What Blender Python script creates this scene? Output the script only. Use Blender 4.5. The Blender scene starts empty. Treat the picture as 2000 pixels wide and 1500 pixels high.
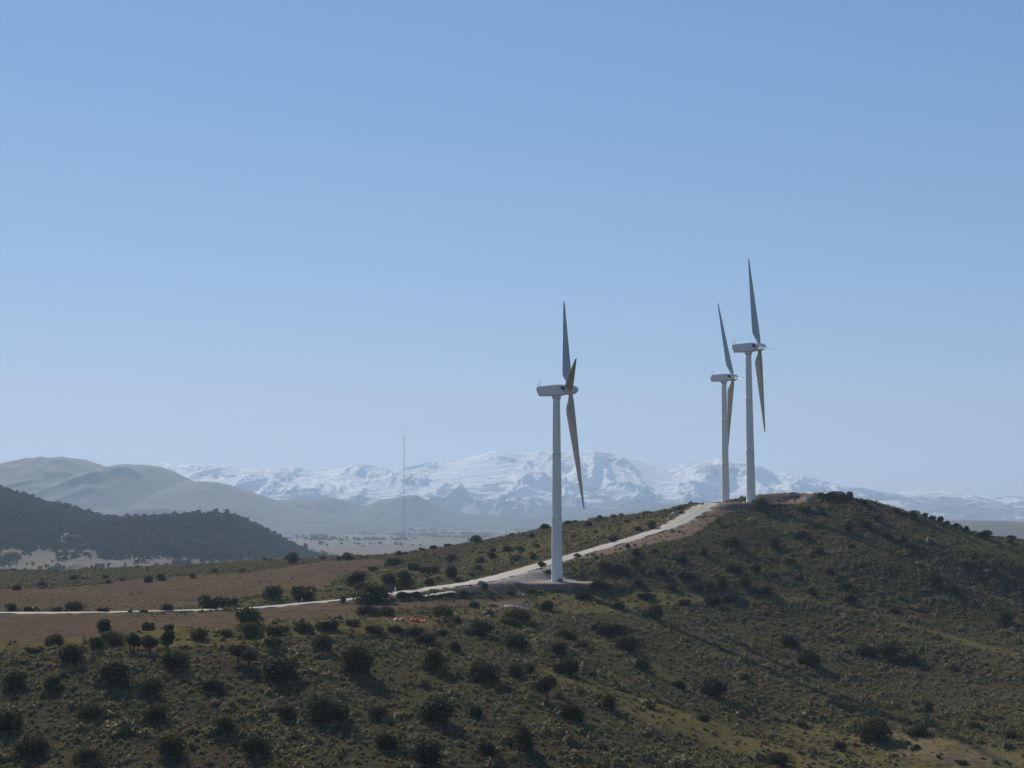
import bpy, math, random
import numpy as np
from mathutils import Vector, Matrix

# ------------------------------------------------------------------ camera, sky, sun, exposure
S = 0.82                 # metres per layout unit (hub height 45 m)
F = 2500.0               # focal length in photo pixels (2000 px wide)
HY = 1010.0              # photo row of the true horizon
PITCH = math.atan((HY - 750.0) / F)
SUN_EL, SUN_AZ = math.radians(29), math.radians(25)   # azimuth to the left of the view direction
EYE = 60.0

sc = bpy.context.scene
COL = sc.collection
cam_d = bpy.data.cameras.new("camera"); cam = bpy.data.objects.new("camera", cam_d); COL.objects.link(cam)
cam_d.sensor_width = 36; cam_d.lens = 36 * F / 2000.0
cam_d.clip_start = 0.5; cam_d.clip_end = 60000
cam.location = (0, 0, EYE); cam.rotation_euler = (math.pi / 2 + PITCH, 0, 0)
sc.camera = cam

world = bpy.data.worlds.new("World"); sc.world = world; world.use_nodes = True
wn = world.node_tree; wn.nodes.clear()
sky = wn.nodes.new("ShaderNodeTexSky"); sky.sky_type = 'NISHITA'; sky.sun_disc = False
sky.sun_elevation = SUN_EL; sky.sun_rotation = -SUN_AZ
sky.altitude = 2000; sky.air_density = 1.5; sky.dust_density = 0.02; sky.ozone_density = 1.5
bg = wn.nodes.new("ShaderNodeBackground"); bg.inputs[1].default_value = 0.114
wo = wn.nodes.new("ShaderNodeOutputWorld")
sp3 = wn.nodes.new("ShaderNodeSeparateColor"); cb3 = wn.nodes.new("ShaderNodeCombineColor"); wn.links.new(sky.outputs[0], sp3.inputs[0])
for i_, (g_, k_) in enumerate(((0.87, 0.486), (0.62, 0.912), (0.50, 1.625))):
    pw_ = wn.nodes.new("ShaderNodeMath"); pw_.operation = 'POWER'; pw_.inputs[1].default_value = g_
    ml_ = wn.nodes.new("ShaderNodeMath"); ml_.operation = 'MULTIPLY'; ml_.inputs[1].default_value = k_
    wn.links.new(sp3.outputs[i_], pw_.inputs[0]); wn.links.new(pw_.outputs[0], ml_.inputs[0]); wn.links.new(ml_.outputs[0], cb3.inputs[i_])
tc = wn.nodes.new("ShaderNodeTexCoord"); sx_ = wn.nodes.new("ShaderNodeSeparateXYZ"); wn.links.new(tc.outputs["Generated"], sx_.inputs[0])
zr = wn.nodes.new("ShaderNodeMapRange"); zr.interpolation_type = 'SMOOTHSTEP'     # the sky deepens towards the zenith
for i_, v_ in ((1, 0.36), (2, 0.85), (3, 1.0), (4, 0.36)): zr.inputs[i_].default_value = v_
wn.links.new(sx_.outputs[2], zr.inputs[0])
dk = wn.nodes.new("ShaderNodeVectorMath"); dk.operation = 'SCALE'
wn.links.new(cb3.outputs[0], dk.inputs[0]); wn.links.new(zr.outputs[0], dk.inputs["Scale"]); wn.links.new(dk.outputs[0], bg.inputs[0]); wn.links.new(bg.outputs[0], wo.inputs[0])

sd = bpy.data.lights.new("sun", 'SUN'); sun = bpy.data.objects.new("sun", sd); COL.objects.link(sun)
sd.energy = 5.0; sd.angle = math.radians(0.53); sd.color = (1.0, 0.89, 0.74)
sdir = Vector((-math.sin(SUN_AZ) * math.cos(SUN_EL), math.cos(SUN_AZ) * math.cos(SUN_EL), math.sin(SUN_EL)))
sun.rotation_euler = sdir.to_track_quat('Z', 'Y').to_euler()
sun.location = (0, 0, 300)

sc.view_settings.view_transform = 'Standard'; sc.view_settings.look = 'None'
sc.view_settings.exposure = 0.4; sc.view_settings.gamma = 1.0
sc.render.engine = 'CYCLES'
sc.cycles.max_bounces = 5; sc.cycles.diffuse_bounces = 2; sc.cycles.volume_bounces = 1
sc.cycles.use_denoising = True

# ------------------------------------------------------------------ helpers
rng = np.random.default_rng(7)
random.seed(5)

def P(px, py, D):
    """photo pixel + forward distance (layout units) -> world point (metres, eye at EYE)"""
    u = (px - 1000.0) / F; v = (750.0 - py) / F
    c, s = math.cos(PITCH), math.sin(PITCH)
    y = c - v * s; z = s + v * c
    k = D * S / y
    return (u * k, D * S, z * k + EYE)

def proj(x, y, z):
    """world -> photo pixel, for laying out ground cover and bushes on the terrain"""
    c, s = math.cos(PITCH), math.sin(PITCH)
    z = z - EYE
    yc = y * c + z * s; zc = -y * s + z * c
    yc = np.maximum(yc, 1.0)
    return 1000 + F * x / yc, 750 - F * zc / yc

def tag(o, label=None, cat=None, group=None, kind=None):
    if label: o["label"] = label
    if cat: o["category"] = cat
    if group: o["group"] = group
    if kind: o["kind"] = kind
    return o

def link_mesh(name, me, mat, parent=None, loc=(0, 0, 0)):
    o = bpy.data.objects.new(name, me); COL.objects.link(o)
    if mat and not me.materials: me.materials.append(mat)
    o.location = loc
    if parent: o.parent = parent
    return o

def empty(name, loc):
    o = bpy.data.objects.new(name, None); COL.objects.link(o); o.location = loc; o.empty_display_size = 1
    return o

_perm = rng.permutation(512)
_grad = rng.normal(size=(512, 2)); _grad /= np.linalg.norm(_grad, axis=1)[:, None]
def perlin(x, y):
    xi = np.floor(x).astype(int); yi = np.floor(y).astype(int)
    xf = x - xi; yf = y - yi
    u = xf ** 3 * (xf * (xf * 6 - 15) + 10); v = yf ** 3 * (yf * (yf * 6 - 15) + 10)
    def g(ix, iy, dx, dy):
        h = _perm[(_perm[ix & 511] + iy) & 511]
        return _grad[h, 0] * dx + _grad[h, 1] * dy
    a = g(xi, yi, xf, yf); b = g(xi + 1, yi, xf - 1, yf)
    c = g(xi, yi + 1, xf, yf - 1); d = g(xi + 1, yi + 1, xf - 1, yf - 1)
    return (a + u * (b - a)) * (1 - v) + (c + u * (d - c)) * v
def fbm(x, y, o=4, lac=2.03, gain=0.5):
    r = 0; a = 1
    for i in range(o):
        r = r + a * perlin(x + 17.3 * i, y - 9.1 * i); x = x * lac; y = y * lac; a *= gain
    return r
def ridged(x, y, o=5, gain=0.55):
    r = 0; a = 1; w = 1
    for i in range(o):
        n = 1 - np.abs(perlin(x + 31.7 * i, y + 5.3 * i)) * 2.0
        n = np.clip(n, 0, 1) ** 2 * w
        r = r + a * n; w = np.clip(n * 1.6, 0, 1)
        x = x * 2.07; y = y * 2.07; a *= gain
    return r
def sstep(a, b, x):
    t = np.clip((x - a) / (b - a), 0, 1); return t * t * (3 - 2 * t)

def grid_mesh(name, X, Y, Z):
    ny, nx = X.shape
    co = np.stack([X, Y, Z], -1).reshape(-1, 3)
    i = np.arange(ny * nx).reshape(ny, nx)
    q = np.stack([i[:-1, :-1], i[:-1, 1:], i[1:, 1:], i[1:, :-1]], -1).reshape(-1, 4)
    me = bpy.data.meshes.new(name)
    me.vertices.add(len(co)); me.vertices.foreach_set("co", co.astype(np.float32).ravel())
    me.loops.add(q.size); me.loops.foreach_set("vertex_index", q.astype(np.int32).ravel())
    me.polygons.add(len(q)); me.polygons.foreach_set("loop_start", np.arange(0, q.size, 4, dtype=np.int32))
    me.polygons.foreach_set("use_smooth", np.ones(len(q), bool))
    me.update(calc_edges=True)
    return me

def poly_mesh(name, verts, faces, smooth=False):
    me = bpy.data.meshes.new(name); me.from_pydata([tuple(v) for v in verts], [], [tuple(f) for f in faces])
    if smooth: me.polygons.foreach_set("use_smooth", [True] * len(me.polygons))
    me.update(); return me

def quads_mesh(name, V):
    """V: (n,4,3) loose quads"""
    n = len(V); me = bpy.data.meshes.new(name)
    me.vertices.add(4 * n); me.vertices.foreach_set("co", V.astype(np.float32).ravel())
    me.loops.add(4 * n); me.loops.foreach_set("vertex_index", np.arange(4 * n, dtype=np.int32))
    me.polygons.add(n); me.polygons.foreach_set("loop_start", np.arange(0, 4 * n, 4, dtype=np.int32))
    me.update(calc_edges=True); return me

# ------------------------------------------------------------------ materials
class NT:
    def __init__(s, name):
        s.m = bpy.data.materials.new(name); s.m.use_nodes = True; s.t = s.m.node_tree; s.n = s.t.nodes
        s.b = s.n["Principled BSDF"]; s.l = s.t.links
    def new(s, t, **k):
        o = s.n.new(t)
        for a, v in k.items(): setattr(o, a, v)
        return o
    def coord(s, kind="Object"): return s.new("ShaderNodeTexCoord").outputs[kind]
    def mapv(s, v, sc3):
        m = s.new("ShaderNodeMapping"); m.inputs["Scale"].default_value = sc3; s.l.new(v, m.inputs[0]); return m.outputs[0]
    def noise(s, v, scale, detail=4, rough=0.55, dist=0):
        o = s.new("ShaderNodeTexNoise"); o.inputs["Scale"].default_value = scale; o.inputs["Detail"].default_value = detail
        o.inputs["Roughness"].default_value = rough; o.inputs["Distortion"].default_value = dist
        s.l.new(v, o.inputs["Vector"]); return o.outputs[0]
    def ramp(s, f, stops):
        o = s.new("ShaderNodeValToRGB"); e = o.color_ramp.elements
        while len(e) < len(stops): e.new(0.5)
        for i, (p, c) in enumerate(stops):
            e[i].position = p; e[i].color = (c, c, c, 1) if isinstance(c, (int, float)) else (*c, 1)
        s.l.new(f, o.inputs[0]); return o.outputs[0]
    def mix(s, f, a, b, mode='MIX'):
        o = s.new("ShaderNodeMix", data_type='RGBA', blend_type=mode)
        for i, v in ((0, f), (6, a), (7, b)):
            if isinstance(v, (int, float)): o.inputs[i].default_value = v
            elif isinstance(v, tuple): o.inputs[i].default_value = (*v, 1)
            else: s.l.new(v, o.inputs[i])
        return o.outputs[2]
    def math(s, op, a, b=0.0):
        o = s.new("ShaderNodeMath", operation=op)
        for i, v in ((0, a), (1, b)):
            if isinstance(v, (int, float)): o.inputs[i].default_value = v
            else: s.l.new(v, o.inputs[i])
        return o.outputs[0]
    def bump(s, h, strength, dist):
        o = s.new("ShaderNodeBump"); o.inputs["Strength"].default_value = strength; o.inputs["Distance"].default_value = dist
        s.l.new(h, o.inputs["Height"]); s.l.new(o.outputs[0], s.b.inputs["Normal"])
    def col(s, c):
        if isinstance(c, tuple): s.b.inputs["Base Color"].default_value = (*c, 1)
        else: s.l.new(c, s.b.inputs["Base Color"])
    def rough(s, r, spec=0.3):
        s.b.inputs["Roughness"].default_value = r; s.b.inputs["Specular IOR Level"].default_value = spec
    def attr(s, name):
        o = s.new("ShaderNodeAttribute"); o.attribute_name = name; return o.outputs["Fac"]

def mat_simple(name, c, c2=None, scale=1.0, rough=0.8, spec=0.3, bump=0):
    t = NT(name); v = t.coord()
    n = t.noise(v, scale, 5)
    t.col(t.mix(t.ramp(n, [(0.3, 0.0), (0.7, 1.0)]), c, c2 or tuple(x * 0.75 for x in c)))
    t.rough(rough, spec)
    if bump: t.bump(n, 0.6, bump)
    return t.m

def mat_ground():
    t = NT("hillside_ground"); v = t.coord()
    n1 = t.noise(v, 0.9, 5, 0.6); n2 = t.noise(v, 0.12, 4); n3 = t.noise(v, 4.0, 3)
    base = t.mix(t.ramp(n1, [(0.35, 0.0), (0.65, 1.0)]), (0.045, 0.038, 0.026), (0.078, 0.064, 0.043))
    base = t.mix(t.ramp(n2, [(0.4, 0.0), (0.6, 0.6)]), base, (0.07, 0.07, 0.034))
    gn = t.mix(t.ramp(n1, [(0.3, 0.0), (0.7, 1.0)]), (0.090, 0.090, 0.034), (0.125, 0.112, 0.048))
    gn = t.mix(t.ramp(n2, [(0.35, 0.0), (0.65, 0.5)]), gn, (0.17, 0.13, 0.05))
    w = t.new("ShaderNodeTexWave", wave_type='BANDS', bands_direction='Y')
    w.inputs["Scale"].default_value = 0.11; w.inputs["Distortion"].default_value = 3.0; w.inputs["Detail"].default_value = 3
    w.inputs["Detail Scale"].default_value = 0.4
    t.l.new(v, w.inputs["Vector"])
    f1 = t.noise(t.mapv(v, (1.4, 1.0, 1)), 0.8, 6, 0.7)
    fl = t.mix(t.ramp(f1, [(0.35, 0.0), (0.68, 1.0)]), (0.060, 0.047, 0.036), (0.155, 0.115, 0.088))
    fl = t.mix(t.math('MULTIPLY', w.outputs[1], 0.55), fl, (0.085, 0.062, 0.038))
    fl = t.mix(t.ramp(n2, [(0.45, 0.0), (0.7, 0.45)]), fl, (0.15, 0.12, 0.078))
    ba = t.mix(t.ramp(n1, [(0.35, 0.0), (0.65, 1.0)]), (0.13, 0.095, 0.075), (0.21, 0.16, 0.13))
    ba = t.mix(t.ramp(n3, [(0.6, 0.0), (0.75, 0.6)]), ba, (0.32, 0.28, 0.24))
    gr = t.mix(t.ramp(n3, [(0.35, 0.0), (0.65, 1.0)]), (0.24, 0.225, 0.205), (0.33, 0.31, 0.285))
    ga = t.math('MULTIPLY', t.attr("grass"), t.ramp(t.math('ADD', t.math('MULTIPLY', n1, 0.6), t.math('MULTIPLY', n2, 0.4)), [(0.36, 0.25), (0.58, 1.0)]))
    c = t.mix(ga, base, gn)
    c = t.mix(t.math('MULTIPLY', t.attr("field"), 0.96), c, fl)
    c = t.mix(t.attr("bare"), c, ba)
    c = t.mix(t.attr("gravel"), c, gr)
    t.col(c); t.rough(1.0, 0.0)
    t.bump(t.math('ADD', n1, t.math('MULTIPLY', n3, 0.25)), 0.7, 0.35)
    return t.m
M_GROUND = mat_ground()

def mat_leaf(name, a, b, trans=0.25, vary=0.6):
    t = NT(name)
    oi = t.new("ShaderNodeObjectInfo").outputs["Random"]
    g = t.new("ShaderNodeNewGeometry").outputs["Random Per Island"]
    c = t.mix(g, a, b)
    pn = t.noise(t.new("ShaderNodeObjectInfo").outputs["Location"], 0.02, 3)
    c = t.mix(t.ramp(pn, [(0.42, 0.0), (0.62, 0.8)]), c, (b[0] * 1.5, b[1] * 1.2, b[2] * 1.05))
    c = t.mix(t.math('MULTIPLY', oi, vary), c, tuple(x * 0.55 for x in a))
    t.col(c); t.rough(0.8, 0.08)
    tr = t.new("ShaderNodeBsdfTranslucent"); t.l.new(c, tr.inputs[0])
    ms = t.new("ShaderNodeMixShader"); ms.inputs[0].default_value = trans
    t.l.new(t.b.outputs[0], ms.inputs[1]); t.l.new(tr.outputs[0], ms.inputs[2])
    t.l.new(ms.outputs[0], t.n["Material Output"].inputs[0])
    return t.m
M_OAK = mat_leaf("holm_oak_leaves", (0.042, 0.050, 0.024), (0.085, 0.088, 0.042), 0.18)
M_BARK = mat_simple("bark", (0.09, 0.075, 0.06), (0.05, 0.042, 0.035), 3, 0.95, 0.1, 0.03)

def mat_scrub():
    t = NT("scrub_leaves")
    oi = t.new("ShaderNodeObjectInfo").outputs["Random"]
    g = t.new("ShaderNodeNewGeometry").outputs["Random Per Island"]
    loc = t.new("ShaderNodeObjectInfo").outputs["Location"]
    pn = t.noise(loc, 0.055, 5, 0.65)
    k = t.math('ADD', t.math('MULTIPLY', oi, 0.5), t.math('MULTIPLY', t.math('SUBTRACT', pn, 0.22), 0.9))
    sp = t.ramp(k, [(0.0, (0.075, 0.072, 0.034)), (0.25, (0.145, 0.138, 0.052)), (0.45, (0.19, 0.168, 0.074)), (0.62, (0.225, 0.19, 0.098)),
                     (0.8, (0.26, 0.21, 0.125)), (1.0, (0.13, 0.11, 0.062))])
    c = t.mix(t.math('MULTIPLY', g, 0.35), sp, (0.22, 0.19, 0.115))
    t.col(c); t.rough(0.8, 0.15)
    tr = t.new("ShaderNodeBsdfTranslucent"); t.l.new(c, tr.inputs[0])
    ms = t.new("ShaderNodeMixShader"); ms.inputs[0].default_value = 0.3
    t.l.new(t.b.outputs[0], ms.inputs[1]); t.l.new(tr.outputs[0], ms.inputs[2])
    t.l.new(ms.outputs[0], t.n["Material Output"].inputs[0])
    return t.m
M_SCRUB = mat_scrub()

def mat_road():
    t = NT("white_gravel"); v = t.coord()
    n = t.noise(v, 0.6, 5, 0.6); n2 = t.noise(v, 6, 3)
    c = t.mix(t.ramp(n, [(0.3, 0.0), (0.7, 1.0)]), (0.36, 0.345, 0.32), (0.46, 0.44, 0.41))
    c = t.mix(t.ramp(n2, [(0.55, 0.0), (0.8, 0.4)]), c, (0.27, 0.25, 0.225))
    ru = t.ramp(t.attr('across'), [(0.0, 0.55), (0.25, 0.1), (0.45, 0.0), (0.62, 0.15), (0.8, 0.4), (1.0, 1.0)])
    c = t.mix(t.math('MULTIPLY', ru, t.ramp(n, [(0.3, 0.2), (0.6, 0.9)])), c, (0.27, 0.24, 0.20))
    t.col(c); t.rough(0.9, 0.15); t.bump(n2, 0.4, 0.05); return t.m
M_ROAD = mat_road()
def mat_paint():
    t = NT("turbine_paint"); v = t.coord()
    n = t.noise(t.mapv(v, (1, 1, 0.06)), 0.9, 4); n2 = t.noise(v, 0.25, 3)
    c = t.mix(t.ramp(n, [(0.45, 0.0), (0.75, 0.35)]), (0.72, 0.69, 0.65), (0.62, 0.59, 0.55))
    t.col(c); t.rough(0.5, 0.35)
    return t.m
M_PAINT = mat_paint()
def mat_blade():
    t = NT("blade_gelcoat"); v = t.coord()
    n = t.noise(v, 0.5, 3)
    t.col(t.mix(n, (0.47, 0.465, 0.45), (0.42, 0.415, 0.40))); t.rough(0.18, 0.5)
    return t.m
M_BLADE = mat_blade()
M_DARK = mat_simple("dark_vent", (0.03, 0.035, 0.05), (0.02, 0.02, 0.03), 2, 0.5)
M_CONC = mat_simple("concrete", (0.45, 0.44, 0.42), (0.36, 0.35, 0.33), 1.5, 0.9, 0.2, 0.02)
M_ROCK = mat_simple("limestone", (0.55, 0.53, 0.50), (0.38, 0.35, 0.32), 1.6, 0.9, 0.2, 0.06)
M_ROCKG = mat_simple("grey_rubble", (0.30, 0.29, 0.28), (0.2, 0.185, 0.17), 1.6, 0.9, 0.2, 0.06)
M_WHITE = mat_simple("white_painted", (0.8, 0.79, 0.77), (0.7, 0.69, 0.66), 1.0, 0.7)
M_ORANGE = mat_simple("orange_netting", (0.85, 0.14, 0.05), (0.7, 0.09, 0.04), 2.0, 0.6)
M_STEEL = mat_simple("mast_steel", (0.16, 0.15, 0.15), (0.12, 0.10, 0.10), 0.1, 0.5)
M_ROOF = mat_simple("roof_tiles", (0.42, 0.16, 0.10), (0.32, 0.13, 0.09), 0.3, 0.8)
M_WALL = mat_simple("house_render", (0.70, 0.62, 0.54), (0.6, 0.5, 0.43), 0.1, 0.8)

# ------------------------------------------------------------------ near terrain
# control points: (photo px, photo py, distance)
CP = []
def row(y, *pts):
    for x, d in pts: CP.append((x, y, d))
row(1500, (-250,168), (0,166), (250,165), (500,165), (800,168), (1100,175), (1300,185), (1500,197), (1700,205), (1900,208), (2150,206))
row(1400, (-200,188), (0,186), (300,185), (600,187), (900,192), (1150,205), (1400,235), (1600,245), (1800,248), (2050,246))
row(1320, (-150,206), (0,205), (300,204), (600,208), (850,215), (1050,228), (1250,255), (1500,275), (1700,282), (1900,285), (2100,286))
row(1265, (0,224), (250,222), (450,222), (650,230), (800,241))
row(1250, (1000,264), (1200,290), (1400,303), (1600,310), (1800,318), (2000,325), (2150,328))
CP += [(0,1240,240), (300,1235,240), (500,1225,246), (650,1215,254), (800,1213,270), (950,1208,292), (1100,1200,316),
       (1250,1190,336), (1450,1168,354), (1600,1180,350)]
ROADPX = [(-350,1199,284), (-100,1198,285), (0,1197,285), (200,1196,288), (400,1191,295), (500,1187,302), (600,1178,312), (700,1169,322),
          (770,1159,330), (850,1148,338), (930,1137,350), (1000,1120,376), (1100,1091,402), (1200,1062,416), (1300,1031,430),
          (1350,1006,441), (1385,985,451), (1418,983.5,456)]
CP += ROADPX[:-1]
CP += [(1030,1121,380), (1062,1111,388), (1088,1136,369), (1040,1138,366), (960,1138,356), (1130,1139,369), (1000,1156,352), (1130,1154,358), (1200,1150,364), (900,1165,333)]
CP += [(0,1150,420), (300,1140,430), (600,1118,440), (700,1110,442), (0,1126,520), (300,1115,530), (570,1100,510)]
CREST = [(-200,1114,600), (0,1112,600), (300,1107,600), (450,1098,590), (570,1089,570), (790,1079,540), (900,1062,520), (1000,1043,508), (1100,1022,496),
         (1250,1003,482), (1330,994,474)]
CP += [(a, b + 4, c) for a, b, c in CREST]
CP += [(1600,975,482), (1680,984,472), (1740,1004,460), (1800,1018,452), (1900,1050,448), (2000,1062,443), (2150,1078,440)]
CP += [(800,1120,415), (950,1092,436), (1100,1058,442), (1250,1022,458)]
CP += [(1467,983,452), (1500,986,448), (1440,983,455), (1418,992,530), (1420,985,500), (1520,962,474), (1480,967,478)]
CP += [(1570,964,466), (1600,970,458), (1640,969,448), (1680,977,440), (1740,996,432), (1800,1010,426), (1900,1042,420), (2000,1054,415), (2150,1068,410)]
CP += [(1450,1020,425), (1550,1020,428), (1700,1020,417), (1340,1062,398), (1500,1060,405), (1650,1060,400), (1850,1062,404), (2000,1085,396)]
row(1110, (1200,378), (1350,378), (1500,381), (1700,376), (1900,381))
CP += [(1250,1160,356), (1700,1170,354), (1850,1170,358), (2000,1170,365), (2150,1180,365)]
pts = [P(*c) for c in CP]
# hidden ground: behind the crests, to the sides, and the hill the camera stands on (x, D, z relative to eye)
HID = [(-260,640,-30), (-100,640,-28), (0,620,-26), (60,600,-12), (90,620,-8), (140,560,-12), (200,500,-22), (260,480,-26), (320,440,-22),
       (-350,720,-52), (-120,720,-50), (0,720,-50), (120,720,-48), (250,640,-50), (400,600,-52),
       (-330,420,-26), (-330,300,-25), (-240,200,-34), (300,330,-40), (380,400,-34), (260,230,-44), (420,250,-44), (-400,560,-35), (-420,100,-30),
       (0,0,-2.2), (40,0,-3.5), (-40,0,-3.5), (120,0,-10), (-120,0,-10), (0,45,-16), (60,50,-20), (-60,50,-18), (0,95,-34), (80,105,-38), (-80,105,-33),
       (160,110,-40), (-160,120,-32), (0,135,-37), (70,150,-41), (-60,140,-34), (0,-60,0), (200,-60,-14), (-200,-60,-10), (380,0,-34), (-380,0,-26)]
pts += [(x * S, d * S, z * S + EYE) for x, d, z in HID]
pts = np.array(pts)
def tps(r2): return np.where(r2 > 1e-9, r2 * np.log(np.maximum(r2, 1e-9)), 0.0)
_c = pts[:, :2] / 100.0; _z = pts[:, 2] - EYE
n = len(_c)
A = np.zeros((n + 3, n + 3)); r2 = ((_c[:, None] - _c[None]) ** 2).sum(-1)
A[:n, :n] = tps(r2) + np.eye(n) * 0.004; A[:n, n] = 1; A[:n, n + 1:] = _c; A[n:, :n] = A[:n, n:].T
W = np.linalg.solve(A, np.concatenate([_z, np.zeros(3)]))

# road centre line, smoothed
def catmull(p, m=16):
    p = [np.array(q, float) for q in p]; p = [2 * p[0] - p[1]] + p + [2 * p[-1] - p[-2]]; out = []
    for i in range(1, len(p) - 2):
        for k in range(m):
            t = k / m
            out.append(0.5 * ((2 * p[i]) + (-p[i-1] + p[i+1]) * t + (2*p[i-1] - 5*p[i] + 4*p[i+1] - p[i+2]) * t*t + (-p[i-1] + 3*p[i] - 3*p[i+1] + p[i+2]) * t**3))
    out.append(p[-2]); return np.array(out)
ROAD = catmull([P(*c) for c in ROADPX])
PADS = [(P(1075,1137,366), 15.0, 6.0), (P(1452,983,455), 13.5, 8.5)]   # centre, half extents
T_BASE = [P(1088,1136,369), P(1467,983,452), (P(1418,991,537)[0], 537 * S, P(1418,991,537)[2])]

def road_dist(x, y):
    d = np.full(x.shape, 1e9); zr = np.zeros(x.shape)
    for i in range(len(ROAD) - 1):
        a, b = ROAD[i], ROAD[i + 1]; v = b[:2] - a[:2]; L = v @ v
        t = np.clip(((x - a[0]) * v[0] + (y - a[1]) * v[1]) / L, 0, 1)
        dd = np.hypot(x - a[0] - t * v[0], y - a[1] - t * v[1])
        m = dd < d; d = np.where(m, dd, d); zr = np.where(m, a[2] + t * (b[2] - a[2]), zr)
    return d, zr
def terrain(x, y, fine=True):
    """ground height (numpy arrays)"""
    x = np.asarray(x, float); y = np.asarray(y, float); sh = x.shape
    X = x.ravel() / 100; Y = y.ravel() / 100; out = np.zeros(X.shape)
    for s in range(0, len(X), 40000):
        e = s + 40000
        r2 = (X[s:e, None] - _c[None, :, 0]) ** 2 + (Y[s:e, None] - _c[None, :, 1]) ** 2
        out[s:e] = tps(r2) @ W[:n] + W[n] + W[n + 1] * X[s:e] + W[n + 2] * Y[s:e]
    z = out.reshape(sh) + EYE
    if fine:
        amp = sstep(20, 60, y)
        z = z + amp * (0.6 * fbm(x / 26, y / 26, 3) + 0.22 * fbm(x / 5.0, y / 5.0, 3))
        u_ = (x - 20) * 0.62 + (y - 250) * 0.35; w_ = (x - 20) * 0.5 - (y - 250) * 0.8
        z = z + sstep(8, 60, x) * (1 - sstep(320, 360, y)) * sstep(130, 160, y) * 2.2 * (ridged(u_ / 42 + 0.25 * perlin(w_ / 60, u_ / 60), w_ / 260, 3) - 0.8)
    for c, hx, hy in PADS:
        r = np.maximum(np.abs(x - c[0]) / hx, np.abs(y - c[1]) / hy)
        r = np.hypot(np.abs(x - c[0]) / hx, np.abs(y - c[1]) / hy) * 0.5 + r * 0.5
        k = 1 - sstep(1.0, 1.9, r) * np.where(y > c[1], 1.0, 0) - sstep(1.0, 1.4, r) * np.where(y > c[1], 0, 1.0); z = z * (1 - k) + (c[2] - 0.02) * k
    d, zr = road_dist(x, y)
    k = 1 - sstep(3.4, 8.5, d); z = z * (1 - k) + (zr - 0.10) * k
    return z

def inpoly(px, py, poly, soft=0):
    poly = np.array(poly, float); m = np.zeros(px.shape, bool); j = len(poly) - 1
    for i in range(len(poly)):
        xi, yi = poly[i]; xj, yj = poly[j]
        c = ((yi > py) != (yj > py)) & (px < (xj - xi) * (py - yi) / (yj - yi + 1e-12) + xi)
        m ^= c; j = i
    return m
FIELD1 = [(-400,1160), (0,1150), (100,1148), (180,1142), (250,1132), (330,1126), (470,1118), (560,1108), (640,1094), (740,1091), (760,1102), (700,1112), (665,1125), (640,1146),
          (540,1156), (450,1176), (380,1184), (330,1194), (-400,1196)]
FIELD2 = [(-400,1200), (330,1199), (480,1190), (690,1172), (800,1176), (900,1170), (1045,1168), (1020,1176), (900,1184), (780,1190), (700,1206), (560,1212), (440,1222),
          (330,1228), (180,1240), (110,1252), (-400,1256)]
GRASS = [([(-400,1250), (180,1238), (340,1226), (460,1218), (640,1210), (760,1200), (860,1204), (840,1228), (700,1240), (560,1246), (400,1262), (200,1268), (0,1278), (-400,1280)], 0.9),
         ([(640,1140), (700,1115), (780,1110), (900,1110), (930,1130), (850,1146), (760,1160), (560,1180), (450,1184), (540,1156)], 0.75),
         ([(1050,1160), (1200,1154), (1420,1160), (1580,1166), (1560,1176), (1400,1172), (1260,1185), (1150,1200), (1060,1190)], 0.95),
         ([(1040,1290), (1120,1318), (1250,1362), (1400,1412), (1560,1470), (1660,1500), (1760,1560), (1640,1560), (1450,1475), (1300,1428), (1180,1370), (1060,1320)], 0.85),
         ([(1120,1235), (1220,1262), (1300,1310), (1360,1345), (1420,1370), (1540,1395), (1620,1415), (1600,1422), (1480,1392), (1380,1364), (1290,1322), (1200,1278)], 0.7),
         ([(1540,1412), (1660,1436), (1800,1480), (1900,1510), (1800,1530), (1620,1470), (1500,1430)], 0.8),
         ([(1760,1212), (1880,1246), (2010,1280), (2010,1292), (1860,1252), (1740,1216)], 0.9),
         ([(900,1080), (1060,1046), (1260,1012), (1330,1004), (1330,1014), (1180,1050), (1000,1100), (900,1110)], 0.6),
         ([(1720,1000), (1900,1045), (2100,1070), (2100,1110), (1900,1080), (1760,1040)], 0.55),
         ([(1650,1436), (1740,1424), (1850,1446), (2010,1466), (2010,1510), (1880,1506), (1740,1474)], 0.9),
         ([(860,1190), (1040,1182), (1060,1196), (1000,1206), (900,1210)], 0.8)]
BARE = [([(1290,1030), (1345,1000), (1385,978), (1500,980), (1490,994), (1420,1002), (1390,1020), (1350,1046), (1290,1060), (1200,1080), (1120,1096), (1120,1088), (1200,1066)], 0.95),
        ([(1475,958), (1530,954), (1590,962), (1585,976), (1560,984), (1500,984), (1470,975)], 0.95),
        ([(900,1142), (1000,1136), (1170,1136), (1150,1150), (1040,1158), (900,1160), (870,1156)], 0.95),
        ([(960,1176), (1045,1170), (1060,1178), (1030,1190), (960,1192)], 0.6),
        ([(1660,1440), (1740,1428), (1850,1450), (2000,1470), (2000,1500), (1880,1500), (1740,1470)], 0.38)]
GRAVEL = [([(935,1136), (1010,1116), (1075,1098), (1082,1122), (1130,1131), (1135,1138), (1000,1139), (935,1140)], 1.0)]
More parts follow.
